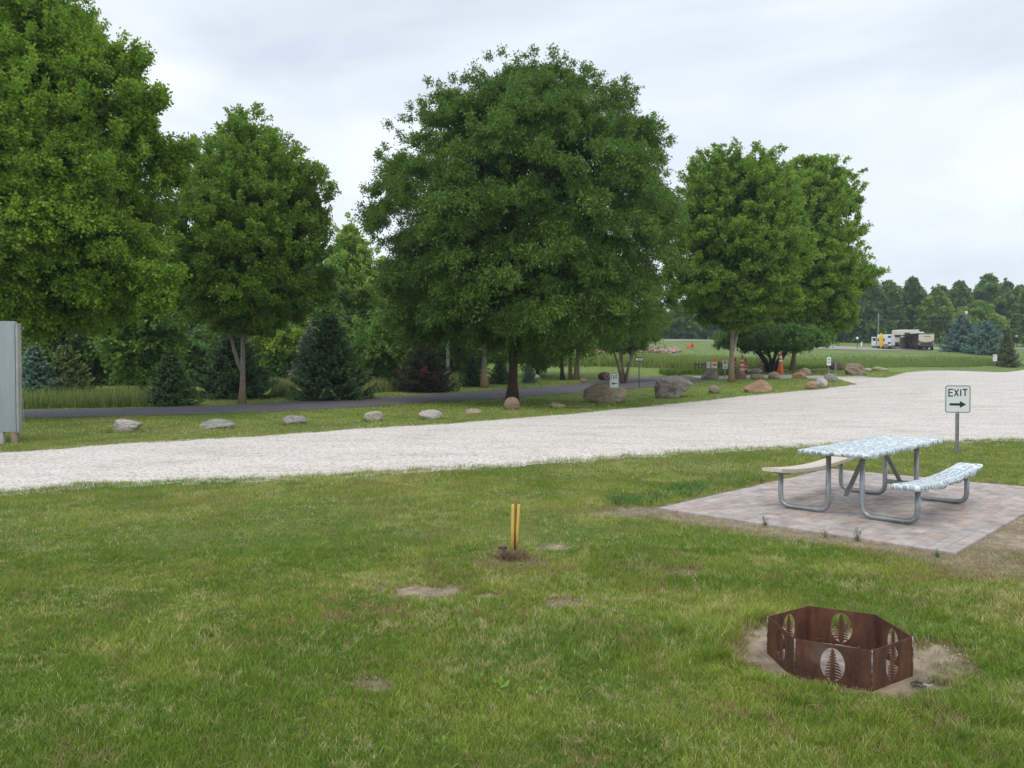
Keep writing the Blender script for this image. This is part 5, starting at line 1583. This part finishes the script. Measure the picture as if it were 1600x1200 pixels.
# brown weathered gate behind the signs
q = ground(1107, 62)
gt = thing('wooden_barrier', 'rusty brown slatted barrier behind the white notice signs', 'barrier', q, R(6))
for k in range(9):
    bm = bx((-1.1 + k * .28, 0, .42), (.12, .04, .95 + .1 * math.sin(k * 2)), bev=.006); bm_obj('slat', bm, plain('brown_slat_%d' % k, (.17, .09, .065), .9, 0, .4, 7, .3), gt)
for zz in (.2, .72):
    bm_obj('rail', bx((0, .045, zz), (2.5, .04, .09), bev=.006), plain('brown_rail', (.15, .08, .06), .9, 0, .4, 7, .3), gt)
# orange barricade piece far up
q = at(1078, 545)
s = q.y / FPX
bm = bmesh.new(); box(bm, (0, 0, .35), (12 * s, .3, .35), rot=Matrix.Rotation(-.35, 3, 'Y'), bev=.04); box(bm, (3.5 * s, 0, .5), (.25, .3, .9), bev=.04)
tag(bm_obj('orange_barricade', bm, M_OR, None, loc=q), 'small faded orange barricade lying on the far bank above the rubble', 'barricade')

# ------------------------------------------------------------------ grey board at the left
q = at(28, 693)
s = q.y / FPX
bd = thing('sign_board', 'big pale blue grey metal board on short posts at the left edge', 'board', (q.x, q.y, 0))
xr = (33 - 28) * s
z1, z0 = height_of(502, q.y), height_of(675, q.y)
m, t, p = newmat('dull_zinc_sheet')
v = objcoord(t)
mpn = t.nodes.new('ShaderNodeMapping'); mpn.inputs['Scale'].default_value = (5, 5, .6); t.links.new(v, mpn.inputs['Vector'])
t.links.new(ramp(t, noise(t, mpn.outputs[0], 2.2, 6, .65), [(.3, (.28, .34, .355)), (.7, (.36, .42, .435))]), p.inputs['Base Color']); p.inputs['Roughness'].default_value = .55; p.inputs['Metallic'].default_value = .3
wB = 3.4
bm_obj('panel', bx((xr - wB / 2 - .08, 0, (z0 + z1) / 2), (wB, .09, z1 - z0), bev=.01), m, bd)
bm_obj('edge_trim', bx((xr - .03, 0, (z0 + z1) / 2 - .03), (.05, .13, z1 - z0 - .03), bev=.006), plain('edge_grey', (.36, .36, .34), .6, .2, .2, 5), bd)
M_PW = plain('post_timber', (.30, .23, .18), .9, 0, .3, 6, .3)
bm_obj('post', bx((xr - .13, 0.0, (z0 - .1) / 2 - .003), (.13, .08, z0 + .1), bev=.006), M_PW, bd)
bm_obj('post', bx((xr - .42, 0, (z0 - .1) / 2 - .003), (.10, .08, z0 + .1), bev=.006), plain('post_pale', (.42, .42, .40), .8, 0, .15, 6), bd)
bm_obj('post', bx((xr - 3.1, 0, (z0 - .1) / 2 - .003), (.13, .08, z0 + .1), bev=.006), M_PW, bd)
bm = bmesh.new(); tube(bm, [(xr - .006, 0, z1 - .16)] + [(xr + .05 + .032 * math.cos(a), 0, z1 - .16 + .032 * math.sin(a)) for a in np.linspace(math.pi, -math.pi * .9, 14)], .006, 6); bm_obj('eye_hook', bm, M_GALV, bd, True)
bm = bmesh.new(); tube(bm, [(xr - .003, -.03, z1 - 1.3), (xr + .02, -.03, z1 - 1.45), (xr + .09, -.06, z1 - 1.75), (xr + .13, -.1, z1 - 2.1), (xr + .125, -.12, .02)], .0035, 5); bm_obj('wire', bm, M_GALV, bd, True)

# ------------------------------------------------------------------ campers
M_CW = plain('camper_white', (.72, .74, .76), .4, 0, .05, 1)
M_CT = plain('camper_tan', (.66, .60, .50), .45, 0, .06, 1)
M_CB = plain('camper_brown', (.05, .045, .045), .5, 0, .2, 1)
M_CG = plain('camper_grey', (.20, .19, .18), .5, 0, .2, 1)
M_WIN = plain('dark_glass', (.02, .022, .03), .12, 0, .1, 1)
M_TYRE = plain('tyre', (.02, .02, .02), .85)
def wheel(parent, x, y, r=.36, wd=.2):
    bm = bmesh.new(); tube(bm, [(x - wd / 2, y, r), (x + wd / 2, y, r)], r, 18); t_ = bm_obj('wheel', bm, M_TYRE, parent)
    bm = bmesh.new(); tube(bm, [(x - wd / 2 - .01, y, r), (x + wd / 2 + .01, y, r)], r * .55, 14); bm_obj('rim', bm, M_GALV, t_)
DC = 130.0
sC = DC / FPX
def camper_root(name, label, px, d, extra=0.0, cat='camper'):
    q = ground(px, d)
    view = math.atan2((px - 800) / FPX, 1)
    return thing(name, label, cat, q, -view + extra)
def yloc(py, d, zb): return height_of(py, d) - zb
# white camper, rear toward us; local x to the right, y away
c1 = camper_root('white_camper', 'white camper with open slide outs and a yellow kayak on its rear', 1381, DC)
zb = c1.location.z
k_ = sC / math.cos(math.atan2(581 / 1200, 1)) * .9
def X1(px): return (px - 1381) * k_
def Z1(py): return yloc(py, DC, zb)
def pbox(parent, name, x0, x1, py0, py1, y0, y1, m, zf, xf, bev=.03):
    a, b_ = xf(x0), xf(x1); z0_, z1_ = zf(py1), zf(py0)
    return bm_obj(name, bx(((a + b_) / 2, (y0 + y1) / 2, (z0_ + z1_) / 2), (abs(b_ - a), abs(y1 - y0), abs(z1_ - z0_)), bev=bev), m, parent)
body = pbox(c1, 'body', 1371, 1391.5, 522.5, 540.5, 0, 7.5, M_CW, Z1, X1, .08)
pbox(body, 'window', 1386, 1390.6, 525, 528, -.03, .01, M_WIN, Z1, X1, .01)
pbox(body, 'window', 1371.6, 1373.4, 529, 533, -.03, .01, M_WIN, Z1, X1, .01)
pbox(body, 'window', 1379.3, 1381.6, 529, 533, -.03, .01, M_WIN, Z1, X1, .01)
pbox(body, 'window', 1386, 1390, 534.6, 537.4, -.03, .01, M_WIN, Z1, X1, .01)
sl = pbox(c1, 'slide_out', 1362.8, 1369.9, 525.8, 540, 1.2, 4.2, M_CW, Z1, X1, .05)
pbox(sl, 'window', 1364.5, 1368.8, 527.5, 531.8, 1.17, 1.21, M_WIN, Z1, X1, .01)
sl = pbox(c1, 'slide_out', 1391.8, 1396, 525.8, 539.8, 1.0, 4.0, M_CW, Z1, X1, .05)
pbox(c1, 'bumper', 1370, 1392, 541, 543, -.12, 0.1, M_CB, Z1, X1, .02)
pbox(c1, 'underframe', 1371.5, 1390.5, 540.6, 543.5, .2, 7.2, M_CB, Z1, X1, .02)
bm = bmesh.new(); tube(bm, [(X1(1383.3), -.35, Z1(540.5)), (X1(1383.3), -.12, Z1(540.5))], .36, 16); bm_obj('spare_wheel', bm, M_CG, c1)
for px in (1372.5, 1389.5): wheel(c1, X1(px), 3.5)
for px in (1366, 1394):
    bm = bmesh.new(); tube(bm, [(X1(px), 1.5, Z1(540)), (X1(px) + (.5 if px > 1380 else -.3), 1.3, 0)], .04, 6); bm_obj('jack', bm, M_CB, c1)
# kayak stands against the camper
ky = thing('kayak', 'yellow kayak standing upright on the rear of the white camper', 'kayak', (0, 0, 0)); 
dv = Matrix.Rotation(c1.rotation_euler.z, 3, 'Z') @ Vector((X1(1376.5), -.28, 0))
ky.location = c1.location + dv; ky.rotation_euler = c1.rotation_euler
zk0, zk1 = Z1(544.3), Z1(519.8)
bm = bmesh.new()
n = 14; rows = []
for i in range(n + 1):
    s_ = i / n; wv_ = (math.sin(math.pi * s_) ** .75) * .34 + .015; dp = (math.sin(math.pi * s_) ** .6) * .16 + .01
    zz = zk0 + (zk1 - zk0) * s_
    rows.append([bm.verts.new((wv_ * math.cos(a), dp * math.sin(a), zz)) for a in [2 * math.pi * k / 14 for k in range(14)]])
for i in range(n):
    for k in range(14): bm.faces.new((rows[i][k], rows[i][(k + 1) % 14], rows[i + 1][(k + 1) % 14], rows[i + 1][k]))
bm.faces.new(rows[0][::-1]); bm.faces.new(rows[-1])
bm_obj('hull', bm, plain('kayak_yellow', (.80, .52, .02), .4, 0, .06, 2), ky, True)
bm = bmesh.new(); box(bm, (0, -.165, (zk0 + zk1) / 2 + .25), (.5, .03, .05)); bm_obj('strap', bm, M_CG, ky)
# tall tan camper behind
c2 = camper_root('tan_camper', 'tall tan camper with pale roof behind the white and the brown ones', 1401, 138)
zb2 = c2.location.z; k2 = 138 / FPX * 1.0
def X2(px): return (px - 1401) * k2
def Z2(py): return yloc(py, 138, zb2)
body = pbox(c2, 'body', 1393.5, 1432, 517.5, 538.5, 0, 2.6, M_CT, Z2, X2, .1)
pbox(body, 'roof', 1394, 1431.5, 515.6, 517.4, .1, 2.5, plain('roof_white', (.75, .75, .74), .5), Z2, X2, .08)
pbox(body, 'roof_vent', 1402, 1416, 514.6, 515.6, .6, 1.8, M_CG, Z2, X2, .04)
pbox(body, 'window', 1397, 1406, 523.2, 527.2, -.03, .01, M_WIN, Z2, X2, .01)
pbox(body, 'window', 1411, 1419, 520.2, 522.6, -.03, .01, M_WIN, Z2, X2, .01)
pbox(body, 'lower_band', 1393.4, 1407, 534, 538.4, -.03, .01, M_CG, Z2, X2, .01)
pbox(c2, 'underframe', 1394, 1431, 538.6, 541, .3, 2.3, M_CB, Z2, X2, .02)
for px in (1400, 1425): 
    bm = bmesh.new(); tube(bm, [(X2(px), -.05, .38), (X2(px), .2, .38)], .38, 18); bm_obj('wheel', bm, M_TYRE, c2)
# brown and tan camper, its rear corner toward us
d3 = 127.0
q = ground(1433.5, d3)
view = math.atan2(633.5 / FPX, 1)
c3 = thing('brown_camper', 'brown and tan camper with swoosh graphics, open awning and rounded cap end', 'camper', q, -view + R(14))
zb3 = q.z
def Z3(py): return yloc(py, d3, zb3)
k3 = d3 / FPX * 1.13
wR = 23 * k3 * .93 / math.cos(R(14)) * .95
LS = 9.5
m, t, p = newmat('camper_graphics')
v = objcoord(t)
wv2 = t.nodes.new('ShaderNodeTexWave'); wv2.inputs['Scale'].default_value = .22; wv2.inputs['Distortion'].default_value = 3.0; wv2.inputs['Detail'].default_value = 1
t.links.new(v, wv2.inputs['Vector'])
t.links.new(ramp(t, wv2.outputs['Fac'], [(.35, (.05, .04, .035)), (.45, (.22, .06, .04)), (.52, (.40, .33, .22)), (.8, (.14, .11, .08))]), p.inputs['Base Color']); p.inputs['Roughness'].default_value = .4
M_SW = m
zt, zl = Z3(521.5), Z3(540.5)
bm = bx((wR / 2, LS / 2, (zt + zl) / 2), (wR, LS, zt - zl), bev=.12); body = bm_obj('body', bm, M_SW, c3)
bm = bmesh.new(); plate(bm, [(x_ + wR / 2, z_ + (Z3(523) + Z3(534)) / 2) for x_, z_ in [(-wR * .46, .62), (wR * .46, .62), (wR * .46, -.35), (wR * .25, -.58), (0, -.66), (-wR * .25, -.58), (-wR * .46, -.35)]], -.05, -.002)
cap = bm_obj('rear_cap', bm, M_CT, body)
bm_obj('cap_window', bx((wR * .55, -.06, Z3(525.8)), (1.0, .02, .12)), M_CG, cap)
bm_obj('rear_panel', bx((wR / 2, -.03, Z3(538.2)), (wR * .62, .05, .62), bev=.02), M_CB, body)
for xx in (.16, wR - .16): bm_obj('tail_lamp', bx((xx, -.03, Z3(537)), (.16, .04, .5), bev=.02), plain('tail_lamp', (.45, .3, .24), .4), body)
bm_obj('door', bx((-.02, 4.6, (zt + zl) / 2 - .15), (.05, 2.2, zt - zl - .4), bev=.01), M_CB, body)
bm_obj('slide_out', bx((-.35, 7.6, (zt + zl) / 2 - .1), (.7, 2.8, zt - zl - .35), bev=.04), M_SW, body)
bm = bmesh.new(); box(bm, (-.9, 4.2, zt - .02), (2.0, 8.2, .07), rot=Matrix.Rotation(R(-6), 3, 'Y'), bev=.02); bm_obj('awning', bm, M_CB, c3)
bm = bmesh.new(); box(bm, (wR / 2, LS * .5, zt + .06), (wR * .96, LS * .97, .1), bev=.04); bm_obj('roof', bm, M_CG, c3)
for yy in (3.2, 6): bm_obj('air_conditioner', bx((wR / 2, yy, zt + .28), (.8, .9, .3), bev=.1), M_CW, c3)
bm_obj('underframe', bx((wR / 2, LS / 2, zl - .12), (wR * .85, LS * .95, .22)), M_CB, c3)
for xx in (.15, wR - .15):
    for yy in (1.0, 4.0): 
        wheel(c3, xx, yy, .42, .24)
for yy in (2.2, 6.8):
    bm = bmesh.new(); tube(bm, [(-.04, yy, .35), (-1.7, yy, zt - .2)], .03, 6); bm_obj('awning_arm', bm, M_GALV, c3)
# small things around the camp sites
def post_thing(name, label, px, py, top, m, r=.06, cat='post'):
    q = at(px, py); s_ = q.y / FPX
    bm = bmesh.new(); tube(bm, [(0, 0, -.1), (0, 0, (py - top) * s_)], r, 8)
    return tag(bm_obj(name, bm, m, None, True, loc=q), label, cat)
def lamp(label, px, py, top):
    q = at(px, py); s_ = q.y / FPX; h = (py - top) * s_
    t_ = thing('globe_lamp', label, 'lamp post', q, 0, 'globe lamps by the camp road')
    bm = bmesh.new(); tube(bm, [(0, 0, -.1), (0, 0, h - .3)], .05, 8); bm_obj('post', bm, M_CB, t_)
    bm = bmesh.new(); bmesh.ops.create_uvsphere(bm, u_segments=16, v_segments=10, radius=.22, matrix=Matrix.Translation((0, 0, h - .15))); bm_obj('globe', bm, M_WHITE, t_, True)
lamp('white globe lamp left of the white camper', 1339.3, 545, 527)
lamp('white globe lamp at the right edge of the picture beyond the brownish spruce', 1588.5, 542, 524)
post_thing('hookup_post', 'short white hookup post between the globe lamp and the white camper', 1346, 543.5, 535, M_CW, .12)
q = ground(1371.5, 140)
M_POLE = plain('grey_pole', (.25, .25, .23), .9, 0, .2, 4)
pole = thing('utility_pole', 'tall grey utility pole rising behind the white camper', 'pole', q)
hp = height_of(489, 140) - q.z
bm = bmesh.new(); tube(bm, [(0, 0, -.2), (0, 0, hp)], [.14, .1], 8); bm_obj('shaft', bm, M_POLE, pole)
q2 = ground(1508.5, 140); pole2 = thing('utility_pole', 'utility pole whose white top shows above the taller blue spruce', 'pole', q2)
hp2 = height_of(489, 140) - q2.z
bm = bmesh.new(); tube(bm, [(0, 0, -.2), (0, 0, hp2)], [.14, .1], 8); bm_obj('shaft', bm, M_POLE, pole2)
bm = bmesh.new(); box(bm, (0, 0, hp2 + .1), (.3, .3, .5), bev=.04); bm_obj('insulator', bm, M_WHITE, pole2)
def cable(a, b_, sag, label, r=.02):
    pts = [a.lerp(b_, s_) - Vector((0, 0, sag * 4 * s_ * (1 - s_))) for s_ in [i / 16 for i in range(17)]]
    bm = bmesh.new(); tube(bm, [p_ - a for p_ in pts], r, 5)
    return tag(bm_obj('power_cable', bm, plain('cable_grey', (.22, .23, .22), .6), None, True, loc=a), label, 'cable')
A = Vector((q.x, q.y, q.z + hp - 1.2)); B = Vector((q2.x, q2.y, q2.z + hp2 - 1.2))
cable(A, B, .25, 'power cable crossing behind the campers between the two grey poles')
q3 = ground(1275, 142); A3 = Vector((q3.x, q3.y, A.z))
p3_ = thing('utility_pole', 'utility pole hidden by the yellow green maple', 'pole', q3); bm = bmesh.new(); tube(bm, [(0, 0, -.2), (0, 0, A.z + 1 - q3.z)], [.14, .1], 8); bm_obj('shaft', bm, M_POLE, p3_)
cable(A, A3, .2, 'power cable running left from the tall grey pole toward the maple')
# cable in front of the left wood
qa = ground(700, 49); za = height_of(468, 49)
pa_ = thing('utility_pole', 'weathered pole hidden in the left side of the ash', 'pole', qa); bm = bmesh.new(); tube(bm, [(0, 0, -.2), (0, 0, za - qa.z + .3)], [.13, .1], 8); bm_obj('shaft', bm, M_POLE, pa_)
qb = ground(-150, 47); zb_ = height_of(505, 47)
pb_ = thing('utility_pole', 'weathered pole beyond the left edge of the picture', 'pole', qb); bm = bmesh.new(); tube(bm, [(0, 0, -.2), (0, 0, zb_ - qb.z + .3)], [.13, .1], 8); bm_obj('shaft', bm, M_POLE, pb_)
cable(Vector((qa.x, qa.y, za)), Vector((qb.x, qb.y, zb_)), 1.3, 'thin pale cable in front of the wood between ash and maples', .014)

# ------------------------------------------------------------------ haze
bmh = bx((20, 95, 14), (640, 300, 44))
mh = bpy.data.materials.new('air'); mh.use_nodes = True
th_ = mh.node_tree
for n_ in list(th_.nodes):
    if n_.type != 'OUTPUT_MATERIAL': th_.nodes.remove(n_)
pv = th_.nodes.new('ShaderNodeVolumePrincipled')
pv.inputs['Color'].default_value = (.82, .9, 1.0, 1)
pv.inputs['Density'].default_value = .0005
pv.inputs['Anisotropy'].default_value = .2
th_.links.new(pv.outputs[0], th_.nodes['Material Output'].inputs['Volume'])
kind(bm_obj('haze', bmh, mh), 'stuff')
